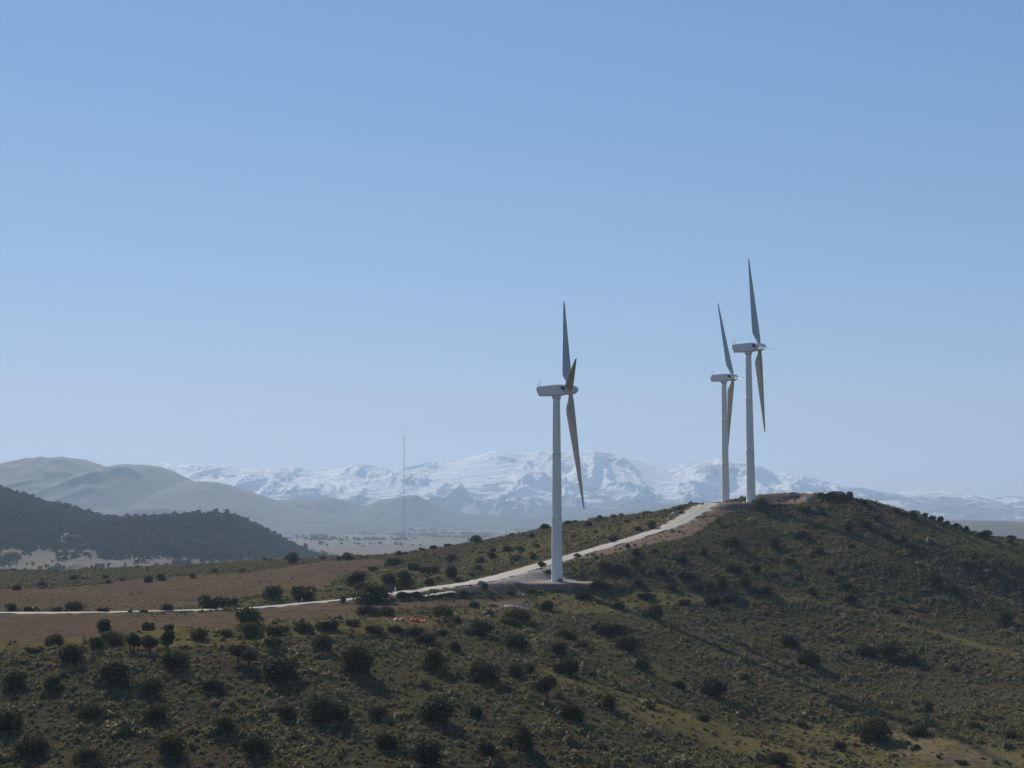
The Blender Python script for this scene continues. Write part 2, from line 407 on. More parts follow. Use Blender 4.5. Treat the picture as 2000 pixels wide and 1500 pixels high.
def masks(x, y, z):
    px, py = proj(x, y, z)
    jx = 14 * fbm(x / 9, y / 9, 3) ; jy = 4 * fbm(x / 7 + 40, y / 7, 3)
    qx, qy = px + jx * .5, py + jy * .6
    near = (y < 600 * S) & (y > 120 * S)
    out = {}
    f = np.zeros(x.shape)
    for q in (FIELD1, FIELD2): f = np.maximum(f, inpoly(px + jx, py + jy * 1.3, q) & near)
    out["field"] = f
    g = np.zeros(x.shape)
    for q, a in GRASS: g = np.maximum(g, a * (inpoly(qx, qy, q) & near))
    out["grass"] = np.clip(g, 0, 1)
    b = np.zeros(x.shape)
    for q, a in BARE: b = np.maximum(b, a * (inpoly(px + jx * .3, py + jy * .4, q) & near))
    d, _ = road_dist(x, y)
    rb = (1 - sstep(3.2, 6.5 + 3 * fbm(x / 6, y / 6, 2), d)) * np.where(px > 860, 0.9, 0.25)
    out["bare"] = np.clip(np.maximum(b, rb), 0, 1)
    gr = np.zeros(x.shape)
    for q, a in GRAVEL: gr = np.maximum(gr, a * (inpoly(px, py, q) & near))
    for c, hx, hy in PADS:
        r = np.hypot((x - c[0]) / hx, (y - c[1]) / hy); gr = np.maximum(gr, (1 - sstep(0.7, 0.85, r)) * (1.0 if hx > 14 else 0.8))
    out["gravel"] = gr
    return out

xs = np.concatenate([np.arange(-380, -150, 4.0), np.arange(-150, 190, 1.1), np.arange(190, 400, 4.0)])
ys = np.concatenate([np.arange(-60, 110, 5.0), np.arange(110, 520, 1.1), np.arange(520, 620, 5.0)])
X, Y = np.meshgrid(xs, ys)
Z = terrain(X, Y)
edge = np.minimum.reduce([X + 380, 400 - X, Y + 60, 615 - Y]); Z = Z - (1 - sstep(0, 60, edge)) * 14
me = grid_mesh("hillside", X, Y, Z)
mk = masks(X, Y, Z)
for k, a in mk.items():
    at = me.attributes.new(k, 'FLOAT', 'POINT'); at.data.foreach_set("value", a.astype(np.float32).ravel())
HILL = link_mesh("terrain", me, M_GROUND); tag(HILL, kind="structure")

# ray -> terrain hit (height lookup on the built grid)
def zgrid(x, y):
    i = np.clip(np.searchsorted(xs, x) - 1, 0, len(xs) - 2); j = np.clip(np.searchsorted(ys, y) - 1, 0, len(ys) - 2)
    tx = (x - xs[i]) / (xs[i+1] - xs[i]); ty = (y - ys[j]) / (ys[j+1] - ys[j])
    return (Z[j, i]*(1-tx) + Z[j, i+1]*tx)*(1-ty) + (Z[j+1, i]*(1-tx) + Z[j+1, i+1]*tx)*ty
_tt = np.arange(100, 520, 0.4)
def hit(px, py, tries=12):
    """first terrain point on the line of sight; if it passes just over a crest, the crest itself"""
    for k in range(tries):
        u = (px - 1000.0) / F; v = (750.0 - (py + k * 0.8)) / F
        c, s = math.cos(PITCH), math.sin(PITCH)
        a = u / (c - v * s); b = (s + v * c) / (c - v * s)
        below = (EYE + b * _tt) < zgrid(a * _tt, _tt)
        if below.any():
            t = _tt[np.argmax(below)]
            return a * t, t, float(zgrid(np.array(a * t), np.array(t)))
    return None

# road surface
def ribbon(name, line, half, mat, lift=0.05, zfun=None):
    V = []; Fc = []; ac = []; rr_ = np.random.default_rng(3)
    m = 13
    for i, p in enumerate(line):
        a = line[max(i-1, 0)]; b = line[min(i+1, len(line)-1)]; t = (b - a)[:2]; t = t / np.linalg.norm(t); nn = np.array([-t[1], t[0]])
        w = half * (0.55 + 0.45 * float(sstep(600, 860, proj(p[0], p[1], p[2])[0])) + 0.2 * float(sstep(1200, 1350, proj(p[0], p[1], p[2])[0]))) * (1 + 0.06 * math.sin(i * 0.9) + 0.04 * math.sin(i * 2.3))
        for k in range(m):
            s = -1 + 2 * k / (m - 1); q = p[:2] + nn * w * s * (1 + (0.16 * rr_.normal() if abs(s) == 1 else 0))
            ac.append(s); V.append((q[0], q[1], p[2] + lift + 0.05 * (1 - s * s) - (0.14 if abs(s) == 1 else 0) - (0.05 if 0.3 < abs(s) < 0.6 else 0)))
    for i in range(len(line) - 1):
        for k in range(m - 1):
            a = i * m + k; Fc.append((a, a + m, a + m + 1, a + 1))
    me = poly_mesh(name, V, Fc, True); at = me.attributes.new('across', 'FLOAT', 'POINT'); at.data.foreach_set('value', np.abs(np.array(ac, np.float32)))
    return link_mesh(name, me, mat)
tag(ribbon("gravel_road", ROAD, 2.9, M_ROAD), kind="structure")

# ------------------------------------------------------------------ far ground
def mat_plain():
    t = NT("plain_ground"); v = t.coord()
    vo = t.new("ShaderNodeTexVoronoi"); vo.inputs["Scale"].default_value = 0.0035
    t.l.new(t.mapv(v, (1, 0.6, 1)), vo.inputs["Vector"])
    n = t.noise(t.mapv(v, (1, 0.7, 1)), 0.0016, 5); n2 = t.noise(v, 0.03, 4)
    sep = t.new("ShaderNodeSeparateColor"); t.l.new(vo.outputs["Color"], sep.inputs[0])
    c = t.ramp(sep.outputs[0], [(0.0, (0.05, 0.043, 0.034)), (0.3, (0.075, 0.056, 0.045)), (0.55, (0.095, 0.08, 0.062)), (0.75, (0.045, 0.047, 0.034)), (1.0, (0.095, 0.066, 0.055))])
    c = t.mix(t.ramp(n, [(0.42, 0.0), (0.58, 0.8)]), c, (0.045, 0.042, 0.034))
    c = t.mix(t.ramp(n2, [(0.45, 0.0), (0.7, 0.6)]), c, (0.035, 0.037, 0.026))
    t.col(c); t.rough(0.95, 0.1); return t.m
M_PLAIN = mat_plain()
PLAIN_Z = EYE - 65 * S
def plain_h(x, y):
    D = y / S
    return PLAIN_Z + sstep(2500, 5000, D) * 9 * fbm(x / 900, y / 900, 3) - 3 + sstep(5500, 9500, D) * 26 * sstep(-0.2, 1.0, (x / np.maximum(y, 1)) * 4 + 0.5)
yy = np.concatenate([np.arange(380, 1500, 40), np.arange(1500, 4000, 50), np.arange(4000, 12400, 120)])
X2, Y2 = np.meshgrid(np.arange(-6000, 6001, 60.0), yy)
tag(link_mesh("plain", grid_mesh("plain", X2, Y2, plain_h(X2, Y2)), M_PLAIN), kind="structure")
# the same land around and behind the camera hill
lo = EYE - 66 * S
yb = np.arange(-2600, 400, 60.0); X3, Y3 = np.meshgrid(np.arange(-6000, 6001, 120.0), yb)
tag(link_mesh("ground", grid_mesh("ground", X3, Y3, np.full(X3.shape, lo)), M_PLAIN), kind="structure")

def ridge(name, prof, Dc, wf, wb, base_z, mat, nx, ny, relief, lam, ry=1.0, ridged_k=0.0, crag=0.0, pw=1.0):
    """a range of hills: skyline profile (photo px, py) at distance Dc, foot wf in front, wb behind"""
    px = np.array([p[0] for p in prof]); W3 = np.array([P(p[0], p[1], Dc) for p in prof])
    x = np.linspace(W3[0, 0], W3[-1, 0], nx)
    zc = np.interp(x, W3[:, 0], W3[:, 2])
    e_ = (x - x[0]) / (x[-1] - x[0]); zc = base_z + (zc - base_z) * sstep(0, 0.10, e_) * sstep(0, 0.10, 1 - e_)
    t = np.concatenate([np.linspace(-1, 0, int(ny * 0.75), endpoint=False), np.linspace(0, 1, ny - int(ny * 0.75))])
    Yl = np.where(t < 0, Dc * S + t * wf * S, Dc * S + t * wb * S)
    XX, YY = np.meshgrid(x, Yl); T = np.repeat(t[:, None], nx, 1)
    sh = 0.5 + 0.5 * np.cos(np.pi * np.clip(np.abs(T), 0, 1)); sh = sh ** pw
    wx = XX / lam + 0.55 * fbm(XX / (lam * 2.2) + 9, YY / (lam * 2.2), 3); wy = YY / lam * ry + 0.4 * fbm(XX / (lam * 1.7), YY / (lam * 1.7) + 5, 3)
    nz = fbm(wx, wy, 5)
    if ridged_k: nz = nz * (1 - ridged_k) + (ridged(wx, wy, 6) - 0.9) * ridged_k
    mid = np.clip(np.abs(T) * 3.0, 0, 1) * (1 - np.clip(np.abs(T) - 0.75, 0, 0.25) * 4)
    ZZ = base_z + (zc[None] - base_z) * sh + relief * nz * (0.12 + 0.88 * mid) * np.clip((zc[None] - base_z) / (zc.max() - base_z), 0.15, 1)
    ZZ = ZZ + crag * fbm(XX / (lam * 0.16), YY / (lam * 0.16), 4)
    me = grid_mesh(name, XX, YY, ZZ)
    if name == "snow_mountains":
        qx, qy = proj(XX, YY, ZZ); bare = np.zeros(XX.shape)  # bare: rock patches plus shaded slopes painted into the snow cover
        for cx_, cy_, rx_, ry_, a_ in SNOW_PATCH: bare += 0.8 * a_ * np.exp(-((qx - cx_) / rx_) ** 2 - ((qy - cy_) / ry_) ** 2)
        at = me.attributes.new("rock_and_shade", 'FLOAT', 'POINT'); at.data.foreach_set("value", bare.astype(np.float32).ravel())
    o = link_mesh(name, me, mat); tag(o, kind="structure")
    return o, XX, YY, ZZ
# where rock shows through the snow and slope shade is painted dark (+), and where the snow lies deep (-): skyline px, py, half widths, amount
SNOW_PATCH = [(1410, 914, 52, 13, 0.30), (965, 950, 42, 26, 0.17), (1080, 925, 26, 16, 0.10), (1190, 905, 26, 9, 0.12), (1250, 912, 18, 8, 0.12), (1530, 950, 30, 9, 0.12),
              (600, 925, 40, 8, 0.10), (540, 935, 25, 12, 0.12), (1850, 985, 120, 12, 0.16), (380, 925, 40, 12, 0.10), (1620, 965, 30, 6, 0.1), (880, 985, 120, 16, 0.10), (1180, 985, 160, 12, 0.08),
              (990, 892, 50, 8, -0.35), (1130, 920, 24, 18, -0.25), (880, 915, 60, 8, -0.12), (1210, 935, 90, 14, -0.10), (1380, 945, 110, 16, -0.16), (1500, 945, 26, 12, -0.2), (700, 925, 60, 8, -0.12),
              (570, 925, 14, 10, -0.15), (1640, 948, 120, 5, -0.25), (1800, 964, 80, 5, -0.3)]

# wooded hill at the left
def mat_wood_hill():
    t = NT("wooded_hill_ground"); v = t.coord()
    n = t.noise(v, 0.02, 4); n2 = t.noise(v, 0.15, 4)
    c = t.mix(t.ramp(n, [(0.4, 0.0), (0.6, 1.0)]), (0.035, 0.025, 0.021), (0.06, 0.037, 0.03))
    c = t.mix(t.ramp(n2, [(0.45, 0.0), (0.6, 0.7)]), c, (0.06, 0.065, 0.04))
    t.col(c); t.rough(0.95, 0.1); return t.m
pf = [(-700,905), (-400,915), (-200,930), (-80,942), (0,956), (30,966), (60,976), (110,990), (150,1004), (200,1013), (235,1011), (265,1009), (330,1006),
      (370,1005), (400,1003), (430,1003), (450,1010), (470,1019), (500,1034), (530,1052), (555,1066), (590,1080), (640,1090), (700,1096)]
wh, WX, WY, WZ = ridge("wooded_hill", [(a, b + 6) for a, b in pf], 1900, 560, 700, PLAIN_Z - 5, mat_wood_hill(), 420, 130, 15, 120, 0.7, 0.4, 0.6)

# blue hills of the middle distance
def mat_hills(name, a, b):
    t = NT(name); v = t.coord()
    n = t.noise(v, 0.004, 6, 0.6); c = t.mix(t.ramp(n, [(0.4, 0.0), (0.6, 1.0)]), a, b)
    t.col(c); t.rough(0.95, 0.1); return t.m
MH = mat_hills("distant_scrub_hills", (0.014, 0.016, 0.018), (0.030, 0.027, 0.028))
p1 = [(-900,900), (-500,905), (-200,935), (-60,935), (0,927), (40,919), (60,908), (95,898), (130,896), (160,897), (185,905), (216,918), (235,912), (260,908), (290,909),
      (315,912), (345,925), (375,940), (405,940), (440,946), (480,960), (520,972), (560,988), (600,1000), (660,1008), (760,1014), (900,1018)]
ridge("blue_hills", p1, 6500, 2200, 1500, PLAIN_Z - 14, MH, 700, 150, 36, 560, 0.5, 0.7, 3.0)
p2 = [(300,1010), (450,995), (540,980), (575,975), (610,974), (650,970), (670,975), (700,986), (722,988), (745,978), (775,972), (800,967), (815,968), (835,978),
      (860,990), (885,999), (930,1005), (1000,1008), (1100,1012)]
ridge("conical_hills", p2, 7600, 1500, 1200, PLAIN_Z - 10, MH, 500, 110, 22, 380, 0.5, 0.6, 2.0)
p3 = [(900,1012), (980,1006), (1030,999), (1060,992), (1090,989), (1130,991), (1160,995), (1200,993), (1235,987), (1270,983), (1320,983), (1370,988), (1450,994),
      (1600,1000), (1750,1006), (1860,1017), (1930,1016), (2000,1018), (2300,1012), (2700,1005)]
ridge("low_hills", p3, 9000, 1600, 1200, PLAIN_Z - 8, MH, 500, 110, 22, 380, 0.5, 0.6, 2.0)
p4 = [(1500,1020), (1800,1024), (1880,1016), (1930,1017), (2000,1020), (2100,1018), (2400,1010), (2800,1000)]
ridge("right_hills", p4, 4000, 900, 900, PLAIN_Z - 4, mat_hills("dry_hills", (0.07, 0.065, 0.048), (0.12, 0.095, 0.072)), 200, 60, 8, 220, 1.0)

# snow range
def mat_snow():
    t = NT("snow_and_rock"); v = t.coord()
    geo = t.new("ShaderNodeNewGeometry"); sp = t.new("ShaderNodeSeparateXYZ"); t.l.new(geo.outputs["Normal"], sp.inputs[0])
    n = t.noise(t.mapv(v, (1, 1, 2.4)), 0.0042, 9, 0.68, 0.6); n2 = t.noise(t.mapv(v, (0.4, 0.4, 3.5)), 0.012, 6, 0.65)
    pz = t.new("ShaderNodeSeparateXYZ"); t.l.new(v, pz.inputs[0])
    h = t.new("ShaderNodeMapRange"); h.inputs[1].default_value = PLAIN_Z + 40; h.inputs[2].default_value = PLAIN_Z + 330
    h.inputs[3].default_value = -0.22; h.inputs[4].default_value = 0.10; t.l.new(pz.outputs[2], h.inputs[0])
    s = t.math('ADD', n, t.math('MULTIPLY', t.math('SUBTRACT', n2, 0.5), 0.6))
    s = t.math('ADD', s, h.outputs[0])
    s = t.math('ADD', s, t.math('MULTIPLY', t.math('SUBTRACT', sp.outputs[2], 0.72), 0.25))
    s = t.math('SUBTRACT', s, t.attr('rock_and_shade'))  # rock and painted slope shade both take away white
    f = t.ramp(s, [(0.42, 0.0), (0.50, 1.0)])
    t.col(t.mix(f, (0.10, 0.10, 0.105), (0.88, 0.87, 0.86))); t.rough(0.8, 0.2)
    t.bump(t.math('ADD', n2, t.math('MULTIPLY', n, 2.0)), 1.0, 30)
    return t.m
ps = [(-900,925), (-400,915), (0,912), (200,915), (310,914), (330,908), (350,905), (400,909), (440,909), (470,911), (510,916), (560,918), (620,915), (680,913), (730,912), (780,917),
      (800,918), (830,911), (860,906), (890,901), (925,890), (955,885), (985,883), (1010,886), (1040,885), (1075,886), (1110,883), (1130,886), (1160,884), (1180,889),
      (1200,893), (1235,898), (1260,906), (1290,912), (1315,914), (1330,908), (1345,905), (1360,906), (1380,906), (1393,899), (1402,900), (1420,905), (1440,908), (1455,915),
      (1480,924), (1510,928), (1560,936), (1600,943), (1650,952), (1700,961), (1735,966), (1770,961), (1800,959), (1830,961), (1880,968), (1940,972), (2000,978), (2200,985), (2700,975)]
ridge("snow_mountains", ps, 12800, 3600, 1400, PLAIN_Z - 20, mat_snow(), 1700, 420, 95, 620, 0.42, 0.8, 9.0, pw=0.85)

# ------------------------------------------------------------------ wind turbines
def lathe(prof, seg=40):
    V = []; Fc = []
    for r, z in prof:
        for k in range(seg):
            a = 2 * math.pi * k / seg; V.append((r * math.cos(a), r * math.sin(a), z))
    for i in range(len(prof) - 1):
        for k in range(seg):
            a = i * seg + k; b = i * seg + (k + 1) % seg; Fc.append((a, b, b + seg, a + seg))
    Fc.append(tuple(range(seg - 1, -1, -1))); Fc.append(tuple((len(prof) - 1) * seg + k for k in range(seg)))
    return V, Fc
HUB = 45.0; R_ROT = 30.8
def tower_mesh():
    prof = [(1.62, -0.6), (1.62, 0.0), (1.58, 0.12)]
    for k in range(1, 30):
        z = k * (HUB - 1.5) / 29; r = 1.36 + (0.86 - 1.36) * (z / (HUB - 1.5)) ** 0.9
        if k < 3: r += 0.0
        prof.append((r, z))
    prof[1] = (1.50, 0.0); prof[0] = (1.5, -0.6); prof[2] = (1.36, 0.15)
    out = []
    for i, (r, z) in enumerate(prof):
        out.append((r, z))
        if i in (12, 22): out += [(r + 0.008, z + 0.01), (r + 0.008, z + 0.12), (r, z + 0.13)]   # flange joints
    V, Fc = lathe(out, 48)
    me = poly_mesh("tower", V, Fc, True); return me
def box_v(x0, x1, y0, y1, z0, z1):
    return [(x0,y0,z0), (x1,y0,z0), (x1,y1,z0), (x0,y1,z0), (x0,y0,z1), (x1,y0,z1), (x1,y1,z1), (x0,y1,z1)]
BOXF = [(0,3,2,1), (4,5,6,7), (0,1,5,4), (1,2,6,5), (2,3,7,6), (3,0,4,7)]
def bevel(o, w, seg=2):
    m = o.modifiers.new("bevel", 'BEVEL'); m.width = w; m.segments = seg; m.limit_method = 'ANGLE'; m.angle_limit = math.radians(25)
    return o
def nacelle_mesh():
    # sections along x (axis points +x); rotor plane at x=3.0
    secs = [(-4.75, 0.05, 0.72, 0.92), (-4.55, -0.45, 0.85, 1.0), (-4.15, -1.28, 0.90, 1.1), (-1.2, -1.32, 1.14, 1.25), (0.3, -1.32, 1.24, 1.28), (1.4, -1.26, 1.2, 1.2), (2.1, -1.1, 1.1, 1.05), (2.45, -0.95, 0.98, 0.95)]
    V = []; Fc = []
    for x, zb, zt, hw in secs:
        c = 0.13
        V += [(x, -hw + c, zb), (x, hw - c, zb), (x, hw, zb + c), (x, hw, zt - c), (x, hw - c, zt), (x, -hw + c, zt), (x, -hw, zt - c), (x, -hw, zb + c)]
    for i in range(len(secs) - 1):
        for k in range(8):
            a = i * 8 + k; b = i * 8 + (k + 1) % 8; Fc.append((a, b, b + 8, a + 8))
    Fc.append(tuple(range(7, -1, -1))); Fc.append(tuple((len(secs) - 1) * 8 + k for k in range(8)))
    return poly_mesh("nacelle", V, Fc)
def spinner_mesh():
    prof = [(1.02, -0.95), (1.12, -0.5), (1.15, 0.1), (1.08, 0.7), (0.9, 1.25), (0.62, 1.7), (0.3, 1.95), (0.04, 2.03)]
    V, Fc = lathe(prof, 32)
    V = [(z, y, -x) for x, y, z in V]
    return poly_mesh("spinner", V, Fc, True)
def blade_mesh():
    """blade along +z, chord along x (feathered), leading edge towards +x"""
    st = []
    for i in range(41):
        s = i / 40; r = 0.7 + s * (R_ROT - 0.7)
        f = r / R_ROT
        root = 1 - sstep(0.03, 0.17, f)
        ch = 2.15 * (1 - 0.86 * max(0, (f - 0.19)) / 0.81) if f > 0.19 else 2.15
        ch = ch * (1 - root) + 1.0 * root
        if f > 0.965: ch *= math.sqrt(max(0.02, 1 - ((f - 0.965) / 0.036) ** 2))
        th = (1.0 * root + (1 - root) * (0.24 - 0.1 * f))          # relative thickness
        tw = math.radians(13) * (1 - f) ** 2 * (1 - root)
        st.append((r, ch, th, root, tw))
    V = []; Fc = []; m = 24
    for r, ch, th, root, tw in st:
        le = 0.5 * root + (1 - root) * 0.27                       # fraction of chord ahead of the pitch axis
        for k in range(m):
            a = 2 * math.pi * k / m
            xc = 0.5 + 0.5 * math.cos(a)                           # 1 leading .. 0 trailing
            foil = math.sin(a) * 0.5 * th * ((1 - root) * (0.35 + 0.9 * xc) + root)
            x = (xc - (1 - le)) * ch; y = foil * ch
            V.append((x * math.cos(tw) - y * math.sin(tw), x * math.sin(tw) + y * math.cos(tw), r))
    for i in range(len(st) - 1):
        for k in range(m):
            a = i * m + k; b = i * m + (k + 1) % m; Fc.append((a, b, b + m, a + m))
    Fc.append(tuple(range(m - 1, -1, -1))); Fc.append(tuple((len(st) - 1) * m + k for k in range(m)))
    return poly_mesh("blade", V, Fc, True)
ME_T, ME_N, ME_S, ME_B = tower_mesh(), nacelle_mesh(), spinner_mesh(), blade_mesh()
def turbine(base, yaw, theta, label, tilt=5.0):
    """yaw: rotor axis, 0 = +x, positive = away from camera. theta: first blade, from up towards the camera side"""
    root = empty("wind_turbine", base)
    tag(root, label, "wind turbine", "wind turbines on the ridge")
    tw = link_mesh("tower", ME_T, M_PAINT, root)
    f = poly_mesh("foundation", *lathe([(2.3, -0.5), (2.3, 0.10), (2.2, 0.16)], 32)); link_mesh("foundation", f, M_CONC, root)
    # door with steps, on the side of the tower
    dd = bevel(link_mesh("door", poly_mesh("door", box_v(-0.42, 0.42, -0.10, 0.06, 0.75, 2.75), BOXF), M_PAINT, tw, (0.55, -1.22, 0)), 0.03)
    dd.rotation_euler = (0, 0, 0.42)
    h = link_mesh("handle", poly_mesh("handle", box_v(0.26, 0.34, -0.14, -0.10, 1.7, 1.82), BOXF), M_DARK, tw, (0.55, -1.22, 0)); h.rotation_euler = (0, 0, 0.42)
    st = []; sf = []
    for k in range(3):
        o = len(st); st += box_v(-0.5, 0.5, -1.1 + 0.3 * k, -0.8 + 0.3 * k, 0.1, 0.3 + 0.2 * k); sf += [tuple(o + q for q in f_) for f_ in BOXF]
    sm = link_mesh("steps", poly_mesh("steps", st, sf), M_STEEL, tw, (0.55, -1.22, 0)); sm.rotation_euler = (0, 0, 0.42)
    tilt = math.radians(tilt)
    head = Matrix.Translation((0, 0, HUB)) @ Matrix.Rotation(yaw, 4, 'Z') @ Matrix.Rotation(-tilt * 0.25, 4, 'Y')
    n_ = link_mesh("nacelle", ME_N, M_PAINT, root); n_.matrix_local = head
    if not n_.modifiers: bevel(n_, 0.06)
    # side panel with dark vent, both sides
    for s in (-1, 1):
        pv = link_mesh("side_panel", poly_mesh("side_panel", box_v(0.75, 2.0, -0.05, 0.05, -0.75, 0.85), BOXF), M_PAINT, n_, (0, s * 1.22, 0)); bevel(pv, 0.04)
        vv = [(1.0, -0.03, 0.75), (1.95, -0.03, 0.75), (1.95, -0.03, -0.3), (1.0, -0.03, 0.2), (1.0, 0.03, 0.75), (1.95, 0.03, 0.75), (1.95, 0.03, -0.3), (1.0, 0.03, 0.2)]
        link_mesh("vent", poly_mesh("vent", vv, BOXF), M_DARK, n_, (0, s * 1.275, 0))
    # yaw collar, wind vane mast and anemometer at the rear
    V, Fc = lathe([(0.92, -2.2), (1.05, -1.9), (1.05, -1.38)], 32); link_mesh("yaw_collar", poly_mesh("yaw_collar", V, Fc, True), M_PAINT, n_)
    V, Fc = lathe([(0.05, 0), (0.04, 1.25)], 8); V += box_v(-0.22, 0.22, -0.03, 0.03, 1.2, 1.3); Fc += [tuple(16 + q for q in f_) for f_ in BOXF]
    link_mesh("wind_vane", poly_mesh("wind_vane", V, Fc), M_STEEL, n_, (-3.9, -0.35, 0.85))
    V, Fc = lathe([(0.03, 0), (0.03, 0.7), (0.1, 0.72), (0.1, 0.85)], 8); link_mesh("anemometer", poly_mesh("anemometer", V, Fc), M_STEEL, n_, (-4.45, 0.4, 0.8))
    hubm = Matrix.Translation((0, 0, HUB)) @ Matrix.Rotation(yaw, 4, 'Z') @ Matrix.Translation((3.25, 0, 0.0)) @ Matrix.Rotation(-tilt, 4, 'Y')
    sp = link_mesh("spinner", ME_S, M_PAINT, root); sp.matrix_local = hubm
    for k in range(3):
        a = theta + k * 2 * math.pi / 3
        b = link_mesh("blade", ME_B, M_BLADE, root)
        b.matrix_local = hubm @ Matrix.Rotation(a, 4, 'X') @ Matrix.Rotation(math.radians(2.1), 4, 'Y')
    return root
tz = [float(terrain(np.array([b[0]]), np.array([b[1]]))[0]) for b in T_BASE]
turbine((T_BASE[0][0], T_BASE[0][1], T_BASE[0][2]), math.radians(-1.5), math.radians(83.0), "nearest and tallest white turbine, on the pale gravel pad by the track")
turbine((T_BASE[1][0], T_BASE[1][1], T_BASE[1][2] + 0.3), math.radians(-5), math.radians(99), "white turbine on the hilltop beside a dark round bush", 5.2)
turbine((T_BASE[2][0], T_BASE[2][1], T_BASE[2][2] - 0.3), math.radians(7), math.radians(97), "farthest white turbine, its foot hidden behind the top of the track")

# ------------------------------------------------------------------ vegetation
def leaf_quads(C, N, size, rg):
    """loose leaf-clump quads at centres C, roughly facing N"""
    n_ = len(C)
    N = N + rg.normal(size=(n_, 3)) * 0.9; N /= np.linalg.norm(N, axis=1)[:, None]
    A_ = np.cross(N, rg.normal(size=(n_, 3))); A_ /= np.linalg.norm(A_, axis=1)[:, None]
    B_ = np.cross(N, A_)
    s = size * rg.uniform(0.6, 1.35, (n_, 1)); t = s * rg.uniform(0.5, 0.9, (n_, 1))
    return np.stack([C - A_ * s, C - B_ * t, C + A_ * s, C + B_ * t], 1)
def crown_mesh(name, seed, w, h, z0, lobes, nq, size, flat=0.25):
    """crown inside a w-wide, h-high envelope made of several leafy lobes of different size"""
    rg = np.random.default_rng(seed); C = []; N = []
    L = []
    for i in range(lobes):
        a = rg.uniform(0, 2 * math.pi); rr = rg.uniform(0.0, 0.74) * (w / 2); r = rg.uniform(0.17, 0.42) * min(w, h * 1.5)
        zc = z0 + h * rg.uniform(0.22, 0.66)
        r = min(r, z0 + h * 1.05 - zc); r = max(r, 0.2 * h)
        L.append((rr * math.cos(a), rr * math.sin(a), zc, r))
    per = nq // lobes
    for x, y, z, r in L:
        d = rg.normal(size=(per, 3)); d /= np.linalg.norm(d, axis=1)[:, None]
        rad = r * rg.uniform(0.45, 1.0, (per, 1)) ** 0.6 * (1 + 0.22 * perlin(d[:, :1] * 2.3 + seed, d[:, 1:2] * 2.3 + d[:, 2:] * 1.7))
        p = d * rad * np.array([1, 1, 0.8]) + np.array([x, y, z])
        p[:, 2] = np.maximum(p[:, 2], z0 + rg.uniform(-0.05, 0.25, per) * h * flat)
        C.append(p); N.append(d)
    C = np.concatenate(C); N = np.concatenate(N)
    return quads_mesh(name, leaf_quads(C, N, size, rg))
# unit bushes are 4 m wide and 2.6 m high
BUSH = [crown_mesh("bush", 100 + i, 4.0, 2.6, 0.0, 8 + i % 5, 2700, 0.12) for i in range(9)]
WIDE = [crown_mesh("bush", 200 + i, 4.4, 1.6, 0.0, 9, 2600, 0.12) for i in range(4)]
TREEC = [crown_mesh("crown", 300 + i, 3.2, 2.2, 1.1, 7, 2300, 0.13) for i in range(4)]
for m_ in BUSH + WIDE + TREEC: m_.materials.append(M_OAK)
def trunk_mesh(seed):
    rg = random.Random(seed); V = []; Fc = []
    def limb(a, b, r0, r1, seg=7, n_=4):
        a = Vector(a); b = Vector(b); d = (b - a).normalized(); u = d.orthogonal().normalized(); v = d.cross(u); o = len(V)
        for i in range(n_ + 1):
            t = i / n_; c = a.lerp(b, t) + Vector((rg.uniform(-.04, .04), rg.uniform(-.04, .04), 0)); r = r0 + (r1 - r0) * t
            for k in range(seg):
                w = 2 * math.pi * k / seg; V.append(tuple(c + u * r * math.cos(w) + v * r * math.sin(w)))
        for i in range(n_):
            for k in range(seg):
                p = o + i * seg + k; q = o + i * seg + (k + 1) % seg; Fc.append((p, q, q + seg, p + seg))
    limb((0, 0, -0.3), (0.1, 0, 1.2), 0.2, 0.13)
    for k in range(5):
        a = k * 1.26 + rg.uniform(-.3, .3); limb((0.1, 0, 1.0 + 0.06 * k), (1.0 * math.cos(a), 1.0 * math.sin(a), 2.2 + rg.uniform(-.2, .4)), 0.09, 0.03)
    return poly_mesh("trunk", V, Fc, True)
TRUNK = [trunk_mesh(i) for i in range(3)]
for m_ in TRUNK: m_.materials.append(M_BARK)

ORD = ["leftmost", "second from left", "third from left", "fourth from left", "fifth from left", "sixth from left", "seventh from left",
       "eighth from left", "ninth from left", "tenth from left", "eleventh from left", "twelfth from left", "thirteenth from left", "fourteenth from left",
       "fifteenth from left", "sixteenth from left"]
